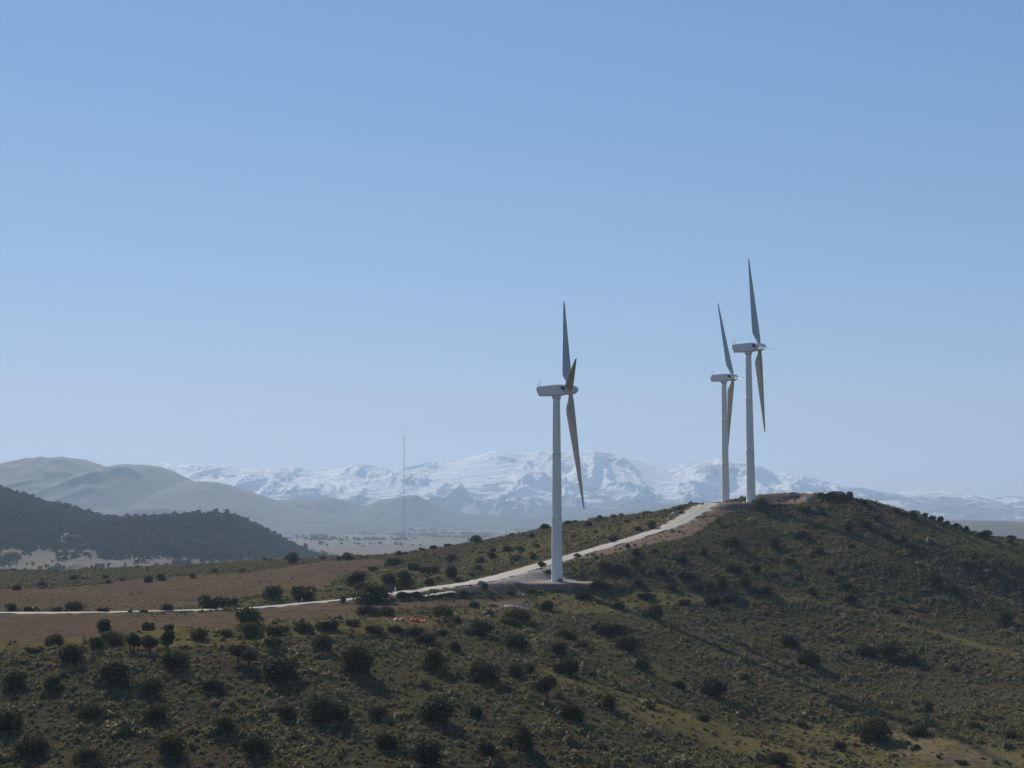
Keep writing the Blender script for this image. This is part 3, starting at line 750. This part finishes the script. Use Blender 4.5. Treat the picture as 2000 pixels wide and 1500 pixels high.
# (px centre, py foot, width px, height px[, 't' for a tree on a visible trunk])
CL = [
 ("on the far crest beyond the field", "bushes on the far crest beyond the field",
  [(24,1116,12,6), (180,1112,10,5), (270,1110,9,5), (368,1106,10,6), (516,1096,12,7), (530,1097,12,6), (572,1101,26,24), (632,1094,12,10), (662,1095,12,10), (680,1093,22,16), (703,1090,12,8)]),
 ("on the skyline left of nearest turbine", "bushes on the skyline left of the nearest turbine",
  [(778,1086,13,11), (792,1084,16,6), (822,1078,14,9,'t'), (850,1072,22,8), (875,1066,18,7), (930,1061,30,17), (1000,1044,14,6), (1062,1032,28,11)]),
 ("on the skyline right of nearest turbine", "bushes on the skyline right of the nearest turbine",
  [(1110,1023,20,8), (1125,1020,14,7), (1171,1016,16,11), (1198,1011,12,7), (1265,1004,24,6), (1300,1000,10,5), (1326,997,10,6)]),
 ("on the scrubby rise beyond the field", "bushes on the rise at the far left",
  [(30,1152,28,9), (80,1146,22,12), (146,1133,20,12), (148,1142,22,8), (206,1131,16,10), (240,1135,14,8), (212,1139,14,7), (290,1136,28,12), (314,1134,24,14), (376,1128,14,9), (420,1118,20,8), (472,1117,18,8)]),
 ("on the green slope behind the track", "bushes on the slope behind the track",
  [(729,1114,26,8), (769,1104,38,16), (807,1113,34,14), (841,1121,46,18), (881,1126,36,22), (881,1096,24,14), (937,1101,28,14), (836,1141,22,12), (964,1077,12,9), (961,1090,24,13), (992,1076,22,10), (1007,1096,26,15), (1017,1075,20,9), (935,1114,22,12)]),
 ("on the slope behind the nearest tower", "bushes behind the nearest turbine",
  [(1038,1050,16,9), (1048,1068,14,7), (1044,1091,16,12), (1148,1029,16,13), (1163,1040,10,5), (1196,1057,28,10), (1225,1020,11,6), (1244,1037,18,10), (1273,1032,24,16), (1120,1052,12,6)]),
 ("in the thicket where the track disappears", "bushes in the thicket by the track",
  [(695,1142,40,28), (701,1150,28,13), (761,1140,34,23), (793,1142,44,30,), (732,1174,78,36), (787,1171,38,15), (810,1167,32,12)]),
 ("beside the gravel pad of nearest turbine", "bushes around the nearest turbine's pad",
  [(948,1158,18,20,'t'), (905,1162,18,8), (996,1161,26,7), (1041,1159,38,9), (1057,1113,22,17,'t'), (1070,1121,18,8), (1128,1092,15,12,'t'), (1166,1149,44,17), (1225,1071,11,10)]),
 ("on the grassy bench below nearest turbine", "bushes on the grassy bench",
  [(921,1186,34,12), (1070,1195,32,23), (1141,1169,40,13), (1167,1179,16,6), (1213,1189,36,12), (1262,1171,42,13), (1280,1210,42,34), (1340,1181,38,12), (1388,1182,48,20), (1426,1175,34,16)]),
 ("on the slope under the climbing track", "bushes on the slope under the climbing track",
  [(1167,1099,24,14), (1183,1112,32,16), (1210,1124,36,22), (1243,1086,22,17), (1237,1103,22,14), (1279,1081,18,10), (1332,1099,30,18), (1338,1131,38,16), (1376,1085,20,17), (1402,1023,15,12), (1247,1143,22,12)]),
 ("on the face below the hilltop turbine", "bushes on the face below the hilltop turbine",
  [(1484,994,32,22), (1430,1069,34,20), (1512,1069,32,19), (1566,1053,30,18), (1430,1119,38,20), (1476,1119,26,18), (1512,1131,24,14), (1408,1149,30,26), (1382,1149,24,14), (1592,1033,18,11), (1572,999,32,12), (1604,1005,20,14)]),
 ("on the rocky summit right of turbines", "bushes on the rocky summit",
  [(1603,973,20,13), (1622,978,34,20), (1645,979,20,15), (1660,975,22,16), (1674,983,12,10), (1687,987,20,12)]),
 ("on the skyline sloping down to right", "bushes on the right skyline",
  [(1752,1001,15,10), (1765,1006,12,6), (1784,1013,26,17), (1807,1010,13,10), (1821,1014,11,9), (1836,1017,15,12), (1851,1024,13,8), (1868,1023,19,9), (1887,1029,13,10), (1924,1041,22,11), (1975,1049,24,8)]),
 ("on the upper right flank of hill", "bushes on the upper right flank",
  [(1656,1037,24,16), (1692,1029,26,14), (1713,1016,17,12), (1731,1048,26,12), (1664,1071,20,10), (1765,1061,22,12), (1776,1073,22,14), (1803,1073,14,6), (1901,1094,15,12), (1917,1106,20,15), (1920,1050,26,13), (1953,1103,12,8), (1973,1061,15,12)]),
 ("on the middle right flank of hill", "bushes on the middle right flank",
  [(1585,1163,32,16), (1653,1151,30,13), (1660,1179,30,20), (1745,1198,30,12), (1825,1142,38,28), (1868,1160,24,16), (1965,1217,36,26), (1688,1280,42,24), (1738,1282,52,28), (1780,1296,46,20)]),
 ("on the slope between two grassy strips", "bushes on the dark middle slope",
  [(1190,1242,92,26), (1225,1270,46,30), (1257,1311,32,27), (1385,1358,82,34), (1372,1409,32,15), (1538,1264,40,28), (1582,1302,52,36), (1330,1345,40,16), (1455,1330,24,14)]),
 ("near the sandy clearing at lower right", "bushes around the sandy clearing",
  [(1567,1421,24,12), (1640,1466,28,20), (1702,1444,72,48), (1520,1494,50,26), (1775,1453,16,6), (1795,1436,42,23), (1792,1462,17,7), (1815,1392,20,24), (1833,1481,11,6), (1880,1492,28,8), (1905,1425,28,15), (1930,1409,22,10), (1975,1445,38,24)]),
 ("along the track across the brown field", "bushes along the track across the field",
  [(22,1194,28,17), (55,1195,20,12), (112,1195,26,12), (148,1194,40,22), (204,1196,30,11), (253,1197,14,5), (280,1197,18,6), (330,1193,32,16), (413,1189,68,27), (457,1182,22,15), (532,1171,48,31), (588,1169,66,25), (669,1177,14,14)]),
 ("on the near edge of brown field", "bushes on the near edge of the field",
  [(202,1231,38,23), (287,1229,32,13), (331,1233,34,14), (101,1258,36,21), (222,1258,50,28), (190,1269,42,25), (65,1273,54,9), (389,1248,38,22), (491,1219,62,36), (438,1242,42,13), (485,1243,62,28), (540,1240,50,20), (722,1202,46,23), (750,1200,40,18)]),
 ("in the low thicket by orange netting", "bushes in the low thicket",
  [(595,1234,52,19), (640,1228,60,19), (690,1222,42,12), (730,1236,50,14), (770,1236,44,14), (812,1243,42,19), (830,1257,46,23), (860,1240,24,11)]),
 ("around the rubble behind the foreground slope", "bushes around the rubble",
  [(867,1204,50,25), (887,1219,42,17), (940,1240,58,30), (1008,1212,62,28), (995,1222,52,15), (1040,1228,26,17), (888,1274,30,23), (1010,1270,46,33), (1110,1250,48,21), (1135,1264,36,17), (1088,1280,42,26)]),
 ("in the row of three foreground trees", "row of small oak trees",
  [(262,1275,32,38,'t'), (292,1278,36,38,'t'), (328,1277,38,46,'t')]),
 ("on the upper foreground slope", "bushes on the upper foreground slope",
  [(140,1294,74,36), (225,1334,72,44), (340,1305,60,34), (290,1354,58,34), (465,1294,32,34,'t'), (487,1302,32,34,'t'), (532,1270,36,28,'t'), (540,1326,78,46), (632,1273,48,37), (697,1316,82,58), (845,1308,62,42), (28,1344,52,34)]),
 ("on the spur above diagonal grass strip", "bushes on the foreground spur",
  [(945,1332,66,44), (1008,1320,36,28), (1032,1314,30,19), (1070,1372,50,54,'t'), (1110,1318,66,36), (1115,1409,46,36), (1190,1385,42,29), (1022,1465,52,50)]),
 ("on the mid slope right of the track", "bushes on the mid slope right of the track",
  [(1290,1121,28,16), (1312,1151,30,14), (1360,1152,28,14), (1455,1146,30,18), (1495,1161,36,18), (1540,1101,24,14), (1560,1136,26,14), (1620,1121,26,14), (1600,1081,22,12)]),
 ("on the open middle of foreground slope", "bushes on the open middle of the foreground slope",
  [(100,1346,46,26), (170,1402,50,30), (420,1352,44,26), (440,1432,56,34), (560,1402,44,26), (740,1402,42,24), (760,1462,52,32), (930,1402,40,24), (950,1482,54,32), (500,1472,60,36)]),
 ("at the bottom of the foreground slope", "bushes low on the foreground slope",
  [(20,1424,62,40), (55,1474,68,42), (300,1408,62,34), (330,1476,82,48), (637,1407,82,52), (845,1410,82,48), (830,1490,90,44), (175,1490,60,30)]),
]
nb = 0
for phrase, group, items in CL:
    order = sorted(range(len(items)), key=lambda i: items[i][0]); rank = {i: k for k, i in enumerate(order)}
    for i, it in enumerate(items):
        px, py, w, h = it[:4]; tree = len(it) > 4
        p = hit(px, py)
        if p is None: continue
        x, y, z = p; m_px = F / y                   # photo pixels per metre there
        W_, H_ = w / m_px * 1.07, h / m_px * 1.02
        rz = (nb * 2.399) % 6.283; asp = h / w
        size = "large" if W_ > 4.6 else ("small" if W_ < 2.2 else "mid-sized")
        if tree:
            t0 = empty("oak_tree", (x, y, z - 0.05)); t0.rotation_euler = (0, 0, rz)
            c_ = link_mesh("crown", TREEC[nb % 4], None, t0); k_ = link_mesh("trunk", TRUNK[nb % 3], None, t0)
            sx, sz = W_ / 3.2, H_ / 3.3; t0.scale = (sx, sx, sz)
            tag(t0, f"{size} dark tree with visible trunk, {ORD[rank[i]]} {phrase}", "tree", group)
        else:
            wide = asp < 0.42; src = WIDE[nb % 4] if wide else BUSH[nb % 9]
            o = link_mesh("oak_bush", src, None, None, (x, y, z - 0.08 * H_)); o.rotation_euler = (0, 0, rz)
            sx, sz = (W_ / 4.4, H_ / 1.6) if wide else (W_ / 4.0, H_ / 2.6)
            o.scale = (sx, min(sx, sz * 2.2) * (0.8 + 0.4 * ((nb * 0.618) % 1)), sz * 1.06)
            form = "wide low" if wide else ("upright" if asp > 0.85 else "rounded")
            tag(o, f"{size} {form} dark bush, {ORD[rank[i]]} {phrase}", "bush", group)
        nb += 1

# low scrub: nobody could count it
def scatter_nodes(name, colc):
    ng = bpy.data.node_groups.new(name, 'GeometryNodeTree')
    ng.interface.new_socket("Geometry", in_out='INPUT', socket_type='NodeSocketGeometry')
    ng.interface.new_socket("Geometry", in_out='OUTPUT', socket_type='NodeSocketGeometry')
    N_ = ng.nodes; L_ = ng.links
    gi = N_.new("NodeGroupInput"); go = N_.new("NodeGroupOutput")
    ci = N_.new("GeometryNodeCollectionInfo"); ci.inputs[0].default_value = colc; ci.inputs[1].default_value = True; ci.inputs[2].default_value = True
    ip = N_.new("GeometryNodeInstanceOnPoints"); ip.inputs["Pick Instance"].default_value = True
    def na(nm, tp):
        a = N_.new("GeometryNodeInputNamedAttribute"); a.data_type = tp; a.inputs[0].default_value = nm; return a.outputs[0]
    L_.new(gi.outputs[0], ip.inputs["Points"]); L_.new(ci.outputs[0], ip.inputs["Instance"])
    L_.new(na("idx", 'INT'), ip.inputs["Instance Index"]); L_.new(na("rot", 'FLOAT_VECTOR'), ip.inputs["Rotation"]); L_.new(na("scl", 'FLOAT_VECTOR'), ip.inputs["Scale"])
    L_.new(ip.outputs[0], go.inputs[0]); return ng
def scatter(name, pts_, idx, rot, scl, variants, mat):
    me = bpy.data.meshes.new(name); me.vertices.add(len(pts_)); me.vertices.foreach_set("co", pts_.astype(np.float32).ravel())
    a = me.attributes.new("idx", 'INT', 'POINT'); a.data.foreach_set("value", idx.astype(np.int32))
    a = me.attributes.new("rot", 'FLOAT_VECTOR', 'POINT'); a.data.foreach_set("vector", rot.astype(np.float32).ravel())
    a = me.attributes.new("scl", 'FLOAT_VECTOR', 'POINT'); a.data.foreach_set("vector", scl.astype(np.float32).ravel())
    cc = bpy.data.collections.new(name + "_kinds")
    for v in variants:
        if not v.materials: v.materials.append(mat)
        cc.objects.link(bpy.data.objects.new(name + "_clump", v))
    o = link_mesh(name, me, None); md = o.modifiers.new("scatter", 'NODES'); md.node_group = scatter_nodes(name + "_scatter", cc)
    return o
def scrub_variant(seed, n_, size, spread=0.5, h=0.5):
    """a low cushion shrub: a lumpy dome with leaf sprays standing off it"""
    rg = np.random.default_rng(seed)
    def surf(d): return d * (0.74 + 0.75 * perlin(d[:, :1] * 2.1 + seed, d[:, 1:2] * 2.1 + d[:, 2:] * 1.3)) * np.array([spread, spread, h])
    nr, na_ = 6, 11; V = []
    for i in range(nr):
        ph = (i / (nr - 1)) * math.pi / 2
        for k in range(na_):
            a = 2 * math.pi * (k + 0.5 * (i % 2)) / na_; V.append((math.sin(ph) * math.cos(a), math.sin(ph) * math.sin(a), math.cos(ph)))
    V = surf(np.array(V)); V += rg.normal(size=V.shape) * 0.03; q = []
    for i in range(nr - 1):
        for k in range(na_):
            a = i * na_ + k; b = i * na_ + (k + 1) % na_; q.append(V[[a, b, b + na_, a + na_]])
    d = rg.normal(size=(n_, 3)); d[:, 2] = np.abs(d[:, 2]); d /= np.linalg.norm(d, axis=1)[:, None]
    lf = leaf_quads(surf(d) * rg.uniform(0.85, 1.5, (n_, 1)), d * 1.3, size, rg)
    return quads_mesh("scrub_clump", np.concatenate([np.array(q), lf]))
SV = [scrub_variant(500 + i, 84, 0.085, 0.46, 0.42 + 0.07 * (i % 4)) for i in range(10)]
cell = 0.64
gx_, gy_ = np.meshgrid(np.arange(-190, 230, cell), np.arange(118, 510, cell))
cx = (gx_ + rng.uniform(-0.42, 0.42, gx_.shape) * cell).ravel(); cy = (gy_ + rng.uniform(-0.42, 0.42, gx_.shape) * cell).ravel()
keep = np.abs(cx) < cy * 0.43 + 6
cx, cy = cx[keep], cy[keep]
cz = zgrid(cx, cy)
pxs, pys = proj(cx, cy, cz)
mm = masks(cx, cy, cz)
dr, _ = road_dist(cx, cy)
dens = 0.66 + 1.25 * fbm(cx / 14, cy / 14, 3) + 0.5 * fbm(cx / 3.5, cy / 3.5, 2)
dens = np.clip(dens, 0.3, 1.0)
dens *= (1 - mm["field"] * np.clip(0.93 - 0.25 * fbm(cx / 12 + 50, cy / 30, 3), 0.6, 0.99)) * (1 - 0.93 * mm["grass"]) * (1 - 0.88 * mm["bare"]) * (1 - mm["gravel"]) * (dr > 3.6)
dens *= np.where(cy > 330, 0.7, 1.0)
for c, hx, hy in PADS: dens *= (np.hypot((cx - c[0]) / hx, (cy - c[1]) / hy) > 1.1)
ok = (rng.uniform(size=len(cx)) < dens) & (pys < 1560)
mfield = mm['field'][ok]; cx, cy, cz = cx[ok], cy[ok], cz[ok]; ns = len(cx); print("scrub", ns)
s = rng.lognormal(-0.50, 0.36, ns) * (1 + 0.5 * fbm(cx / 11, cy / 11, 3)); s = np.clip(s, 0.18, 2.0) * np.where(mfield > 0.5, 0.5, 1.0) * np.where((rng.uniform(size=ns) < 0.016) & (mfield < 0.5), 2.1, 1.0)
rot = np.zeros((ns, 3)); rot[:, 2] = rng.uniform(0, 6.28, ns); rot[:, 0] = rng.normal(0, 0.1, ns)
scl = np.stack([s * rng.uniform(0.8, 1.3, ns), s * rng.uniform(0.8, 1.3, ns), s * rng.uniform(0.6, 1.1, ns)], 1)
so_pts = np.stack([cx, cy, cz - 0.05], 1)
so = scatter("scrub", np.stack([cx, cy, cz - 0.05], 1), rng.integers(0, 10, ns), rot, scl, SV, M_SCRUB)
tag(so, "low grey green and straw coloured scrub covering the hillsides", "scrub", kind="stuff")

# wood on the left hill
M_PINE = mat_leaf("pine_leaves", (0.045, 0.062, 0.032), (0.085, 0.095, 0.045), 0.15)
FV = [crown_mesh("wood_tree", 700 + i, 4.4, 4.6, 0.6, 5, 130, 0.62) for i in range(5)]
cx = rng.uniform(WX.min(), WX.max(), 130000); cy = rng.uniform(WY.min(), 1950 * S + 60, 130000)
gx = WX[0]; gy = WY[:, 0]
i = np.clip(np.searchsorted(gx, cx) - 1, 0, len(gx) - 2); j = np.clip(np.searchsorted(gy, cy) - 1, 0, len(gy) - 2)
cz = WZ[j, i]
pxs, pys = proj(cx, cy, cz)
low = np.interp(pxs, [0, 120, 250, 400, 500, 620], [1066, 1072, 1082, 1090, 1090, 1100])
dn = np.clip(0.75 + 1.1 * fbm(cx / 45, cy / 45, 3), 0.1, 1) * np.where(pys + 6 * fbm(cx / 40, cy / 40, 2) > low, np.clip(2.2 * fbm(cx / 35 + 7, cy / 35, 3) - 0.35, 0.004, 0.5), 1.0)
dn *= np.where((pxs > 425) & (pxs < 470) & (pys < 1012), 0.25, 1.0)
ok = (rng.uniform(size=len(cx)) < dn) & (np.abs(cx) < cy * 0.45) & (cz > PLAIN_Z - 2)
cx, cy, cz = cx[ok], cy[ok], cz[ok]; ns = len(cx); print("wood", ns)
s = rng.lognormal(0.0, 0.34, ns) * 0.66 * np.where(rng.uniform(size=ns) < 0.02, 1.5, 1.0)
rot = np.zeros((ns, 3)); rot[:, 2] = rng.uniform(0, 6.28, ns)
scl = np.stack([s, s, s * rng.uniform(0.8, 1.2, ns)], 1)
tag(scatter("wood", np.stack([cx, cy, cz - 0.4], 1), rng.integers(0, 5, ns), rot, scl, FV, M_PINE), "dark evergreen wood covering the hill at the left", "wood", kind="stuff")

# scattered groves on the plain
GV = [crown_mesh("grove_tree", 800 + i, 7, 5.0, 0.0, 4, 80, 0.9) for i in range(4)]
cx = rng.uniform(-1500, 2200, 42000); cy = rng.uniform(1700, 7400, 42000)
dn = np.clip(-0.05 + 1.5 * fbm(cx / 420, cy / 420 + 3, 4), 0.012, 0.8) * np.where(cy > 3000, 1.0, 0.25)
ok = rng.uniform(size=len(cx)) < dn
cx, cy = cx[ok], cy[ok]; cz = plain_h(cx, cy); ns = len(cx); print("groves", ns)
s = rng.lognormal(0.1, 0.3, ns); rot = np.zeros((ns, 3)); rot[:, 2] = rng.uniform(0, 6.28, ns)
tag(scatter("groves", np.stack([cx, cy, cz - 0.3], 1), rng.integers(0, 4, ns), rot, np.stack([s * 1.3, s, s], 1), GV, M_PINE), "scattered dark trees and groves on the far plain", "trees", kind="stuff")

# ------------------------------------------------------------------ far mast, village
mb = P(788, 1083, 2170); mz = float(plain_h(np.array(mb[0]), np.array(mb[1])))
mast = empty("radio_mast", (mb[0], mb[1], mz)); tag(mast, "very tall thin lattice radio mast on the far plain", "mast")
top = P(788, 838, 2170)[2] - mz
V = []; Fc = []
def bar(a, b, r):
    a = Vector(a); b = Vector(b); d = (b - a).normalized(); u = d.orthogonal().normalized(); v = d.cross(u); o = len(V)
    for c in (a, b):
        for k in range(4):
            w = math.pi / 2 * k; V.append(tuple(c + u * r * math.cos(w) + v * r * math.sin(w)))
    for k in range(4): Fc.append((o + k, o + (k + 1) % 4, o + 4 + (k + 1) % 4, o + 4 + k))
leg = [(0.62 * math.cos(a), 0.62 * math.sin(a)) for a in (0.5, 2.6, 4.7)]
for lx, ly in leg: bar((lx, ly, -2), (lx, ly, top - 10), 0.085)
nseg = 60
for k in range(nseg):
    z0 = (top - 10) * k / nseg; z1 = (top - 10) * (k + 1) / nseg
    for q in range(3):
        a = leg[q]; b = leg[(q + 1) % 3]; bar((a[0], a[1], z0), (b[0], b[1], z1), 0.035)
link_mesh("lattice", poly_mesh("lattice", V, Fc), M_STEEL, mast)
V, Fc = [], []
bar((0, 0, top - 10), (0, 0, top), 0.14); bar((-5, 0, top - 12.5), (5, 0, top - 12.5), 0.12)
link_mesh("antenna", poly_mesh("antenna", V, Fc), M_STEEL, mast)
V, Fc = [], []
for q in range(3):
    a = 0.5 + q * 2.094
    for hh in (0.33, 0.66, 0.95): bar((0, 0, top * hh), (85 * math.cos(a), 85 * math.sin(a), -1), 0.03)
link_mesh("guy_wires", poly_mesh("guy_wires", V, Fc), M_STEEL, mast)

def house(px, py, L_, D_, H_, rz, label, group, roofed=True, cat="house"):
    # where the line of sight meets the plain
    u = P(px, py, 1.0); b = (u[2] - EYE) / u[1]
    t = np.arange(1500, 8000, 5.0); zz = plain_h(u[0] / u[1] * t, t); be = (EYE + b * t) < zz
    if not be.any(): return
    t = t[np.argmax(be)]; x = u[0] / u[1] * t; z = float(plain_h(np.array(x), np.array(t)))
    r = empty("house" if cat == "house" else "long_building", (x, t, z - 0.3)); r.rotation_euler = (0, 0, rz); tag(r, label, cat, group)
    l, d = L_ / 2, D_ / 2; rh = D_ * 0.28
    V = box_v(-l, l, -d, d, 0, H_) + [(-l, 0, H_ + rh), (l, 0, H_ + rh)]
    w = poly_mesh("wall", V, [(0,3,2,1), (0,1,5,4), (2,3,7,6), (1,2,6,9,5), (3,0,4,8,7)]); link_mesh("wall", w, M_WALL if roofed else M_WHITE, r)
    e = 0.5; y0 = d + e; zr = H_ + rh + 0.15; ze = H_ - rh * e / d + 0.15
    V = [(-l-e,-y0,ze), (l+e,-y0,ze), (l+e,0,zr), (-l-e,0,zr), (-l-e,y0,ze), (l+e,y0,ze)]; V += [(a_, b_, c_ + 0.22) for a_, b_, c_ in V]
    Fr = [(0,3,2,1), (3,4,5,2), (6,7,8,9), (9,8,11,10), (0,1,7,6), (5,4,10,11), (1,2,8,7), (2,5,11,8), (0,6,9,3), (3,9,10,4)]
    link_mesh("roof", poly_mesh("roof", V, Fr), M_ROOF if roofed else M_WHITE, r)
    V = []; Fw = []
    nwin = max(2, int(L_ / 4))
    for k in range(nwin):
        xc = -l + (k + 0.5) * L_ / nwin; o = len(V); V += box_v(xc - 0.6, xc + 0.6, -d - 0.06, -d + 0.02, 1.0, 2.4); Fw += [tuple(o + q for q in f_) for f_ in BOXF]
    link_mesh("windows", poly_mesh("windows", V, Fw), M_DARK, r)
VH = [(598,1040), (607,1041), (618,1041), (637,1041), (662,1043), (669,1042), (690,1040), (697,1041), (706,1044), (713,1045), (722,1045), (734,1043), (742,1042), (762,1044), (768,1045),
      (783,1047), (790,1046), (800,1048), (820,1047), (828,1046), (838,1048), (846,1048), (858,1049), (868,1049), (895,1050), (910,1050), (930,1032), (960,1028), (655,1040), (727,1042)]
for k, (px, py) in enumerate(VH):
    house(px, py, random.uniform(14, 34), random.uniform(10, 14), random.uniform(4.5, 8), random.uniform(-0.5, 0.5), "small red roofed house in the village row far across the plain", "far village houses")
house(555, 1053, 42, 18, 6, 0.05, "long white building beside the foot of the wooded hill", None, False, "building")

# ------------------------------------------------------------------ rocks, rubble, netting, posts
def rock_mesh(seed, sx, sy, sz, mat):
    import bmesh
    bm = bmesh.new(); bmesh.ops.create_icosphere(bm, subdivisions=3, radius=1)
    for v in bm.verts:
        c = v.co; k = 1 + 0.35 * float(perlin(np.array(c.x * 1.3 + seed), np.array(c.y * 1.3 + c.z * 2.1))) + 0.12 * float(perlin(np.array(c.x * 4 + seed), np.array(c.z * 4 - c.y * 3)))
        v.co = Vector((c.x * sx * k, c.y * sy * k, max(c.z, -0.35) * sz * k))
    me = bpy.data.meshes.new("rock"); bm.to_mesh(me); bm.free(); me.materials.append(mat); return me
def rock(px, py, w, h, mat, label, group=None, name="boulder", cat="rock"):
    p = hit(px, py)
    if p is None: return
    m_px = F / p[1]
    tag(link_mesh(name, rock_mesh(px % 97, w / m_px / 2, w / m_px / 2.4, h / m_px, mat), None, None, (p[0], p[1], p[2] - 0.05)), label, cat, group)
rock(1021, 1164, 7, 4, M_WHITE, "single bright white stone on the grass below the gravel pad")
rock(941, 1143, 18, 9, M_ROCKG, "heap of grey rubble at the left end of the gravel pad", None, "rubble_heap", "rubble")
rock(995, 1185, 28, 4, M_ROCK, "flat pale rock slab beside the sandy path below the pad")
for k, (a, b, w, h) in enumerate([(1012,1186,9,3), (1030,1184,8,4), (1043,1182,8,4), (965,1192,9,3), (955,1204,8,3), (945,1208,7,3), (1048,1179,6,3)]):
    rock(a, b, w, h, M_ROCK, "small pinkish stone in the rubble line beside the sandy path", "stones beside the sandy path")
rock(1306, 1016, 9, 5, M_ROCK, "pale boulder on the grass left of the climbing track, lower one")
rock(1316, 1006, 14, 6, M_ROCK, "pinkish outcrop left of the climbing track, upper one")
rock(1548, 968, 22, 7, M_ROCKG, "craggy grey outcrop on the bare mound behind the hilltop turbine", None, "outcrop", "outcrop")
rock(1578, 976, 16, 7, M_ROCK, "reddish outcrop between the bare mound and the rocky summit", None, "outcrop", "outcrop")
rock(1632, 972, 44, 13, M_ROCKG, "large bushy grey crag crowning the hill", None, "outcrop", "outcrop")
rock(1872, 1028, 7, 4, M_WHITE, "pale stone on the right skyline between two bushes")
rock(1371, 986, 9, 6, M_ROCK, "pale boulder at the left edge of the hilltop pad")
# orange netting and white bags
def netting(px, py, w, h, label, pale=False):
    p = hit(px, py); m_px = F / p[1]; L_ = w / m_px; Hh = h / m_px
    nx_, ny_ = 26, 9; V = []; Fc = []; rg = random.Random(px)
    for i_ in range(nx_):
        for j_ in range(ny_):
            a = i_ / (nx_ - 1); b = j_ / (ny_ - 1)
            hh = Hh * (0.35 + 0.65 * abs(math.sin(a * 7 + px))) * math.sin(math.pi * min(1, b * 1.0)) * (0.7 + 0.3 * rg.random())
            V.append(((a - 0.5) * L_, (b - 0.5) * 1.6 + 0.2 * math.sin(a * 9), hh * 1.2 + 0.05))
    for i_ in range(nx_ - 1):
        for j_ in range(ny_ - 1):
            a = i_ * ny_ + j_; Fc.append((a, a + ny_, a + ny_ + 1, a + 1))
    o = link_mesh("safety_netting", poly_mesh("safety_netting", V, Fc), M_PINK if pale else M_ORANGE, None, p); m = o.modifiers.new("thick", 'SOLIDIFY'); m.thickness = 0.03
    tag(o, label, "netting")
M_PINK = mat_simple("faded_netting", (0.62, 0.30, 0.22), (0.45, 0.22, 0.17), 2.0, 0.7)
netting(810, 1214, 18, 7, "crumpled bright orange safety netting, left of two orange heaps")
netting(824, 1215, 12, 5, "crumpled bright orange safety netting, right of two orange heaps")
netting(778, 1213, 26, 6, "faded pink safety netting left of the bright orange heaps", True)
rock(754, 1212, 5, 3, M_WHITE, "small white sack left of the netting, left of the pair", None, "sack", "sack")
rock(761, 1213, 4, 3, M_WHITE, "small white sack left of the netting, right of the pair", None, "sack", "sack")
rock(834, 1218, 5, 2, M_WHITE, "small white sack at the right end of the orange netting", None, "sack", "sack")
def post(px, py, h, label):
    p = hit(px, py); m_px = F / p[1]; H_ = h / m_px
    V, Fc = lathe([(0.16, -0.2), (0.16, H_), (0.05, H_ + 0.08)], 10)
    tag(link_mesh("marker_post", poly_mesh("marker_post", V, Fc), M_WHITE, None, p), label, "post", "white marker posts beside the track")
post(590, 1176, 6, "white marker post beside the track right of two round bushes")
post(772, 1156, 8, "white marker post where the track leaves the thicket")
# pale strip below the track embankment
line = np.array([hit(a, b) for a, b in [(822,1166), (835,1163), (850,1161), (866,1159), (880,1157)]]); line = catmull(line, 6)
line[:, 2] = zgrid(line[:, 0], line[:, 1])
tag(ribbon("side_path", line, 1.6, M_ROAD, 0.12), kind="structure")

# ------------------------------------------------------------------ haze
t = NT("haze_air"); t.n.remove(t.b)
pv = t.new("ShaderNodeVolumePrincipled"); pv.inputs["Color"].default_value = (0.52, 0.725, 1.0, 1)
pv.inputs["Density"].default_value = 1.22e-4; pv.inputs["Anisotropy"].default_value = 0.12
t.l.new(pv.outputs[0], t.n["Material Output"].inputs["Volume"])
zmax = max(P(a, b, 12800)[2] for a, b in ps) + 60
hz = link_mesh("haze", poly_mesh("haze", box_v(-6400, 6400, -2700, 12700, PLAIN_Z - 40, zmax), BOXF), t.m); tag(hz, kind="stuff")
tag(hz, "pale blue haze filling the air over the plain", "haze")
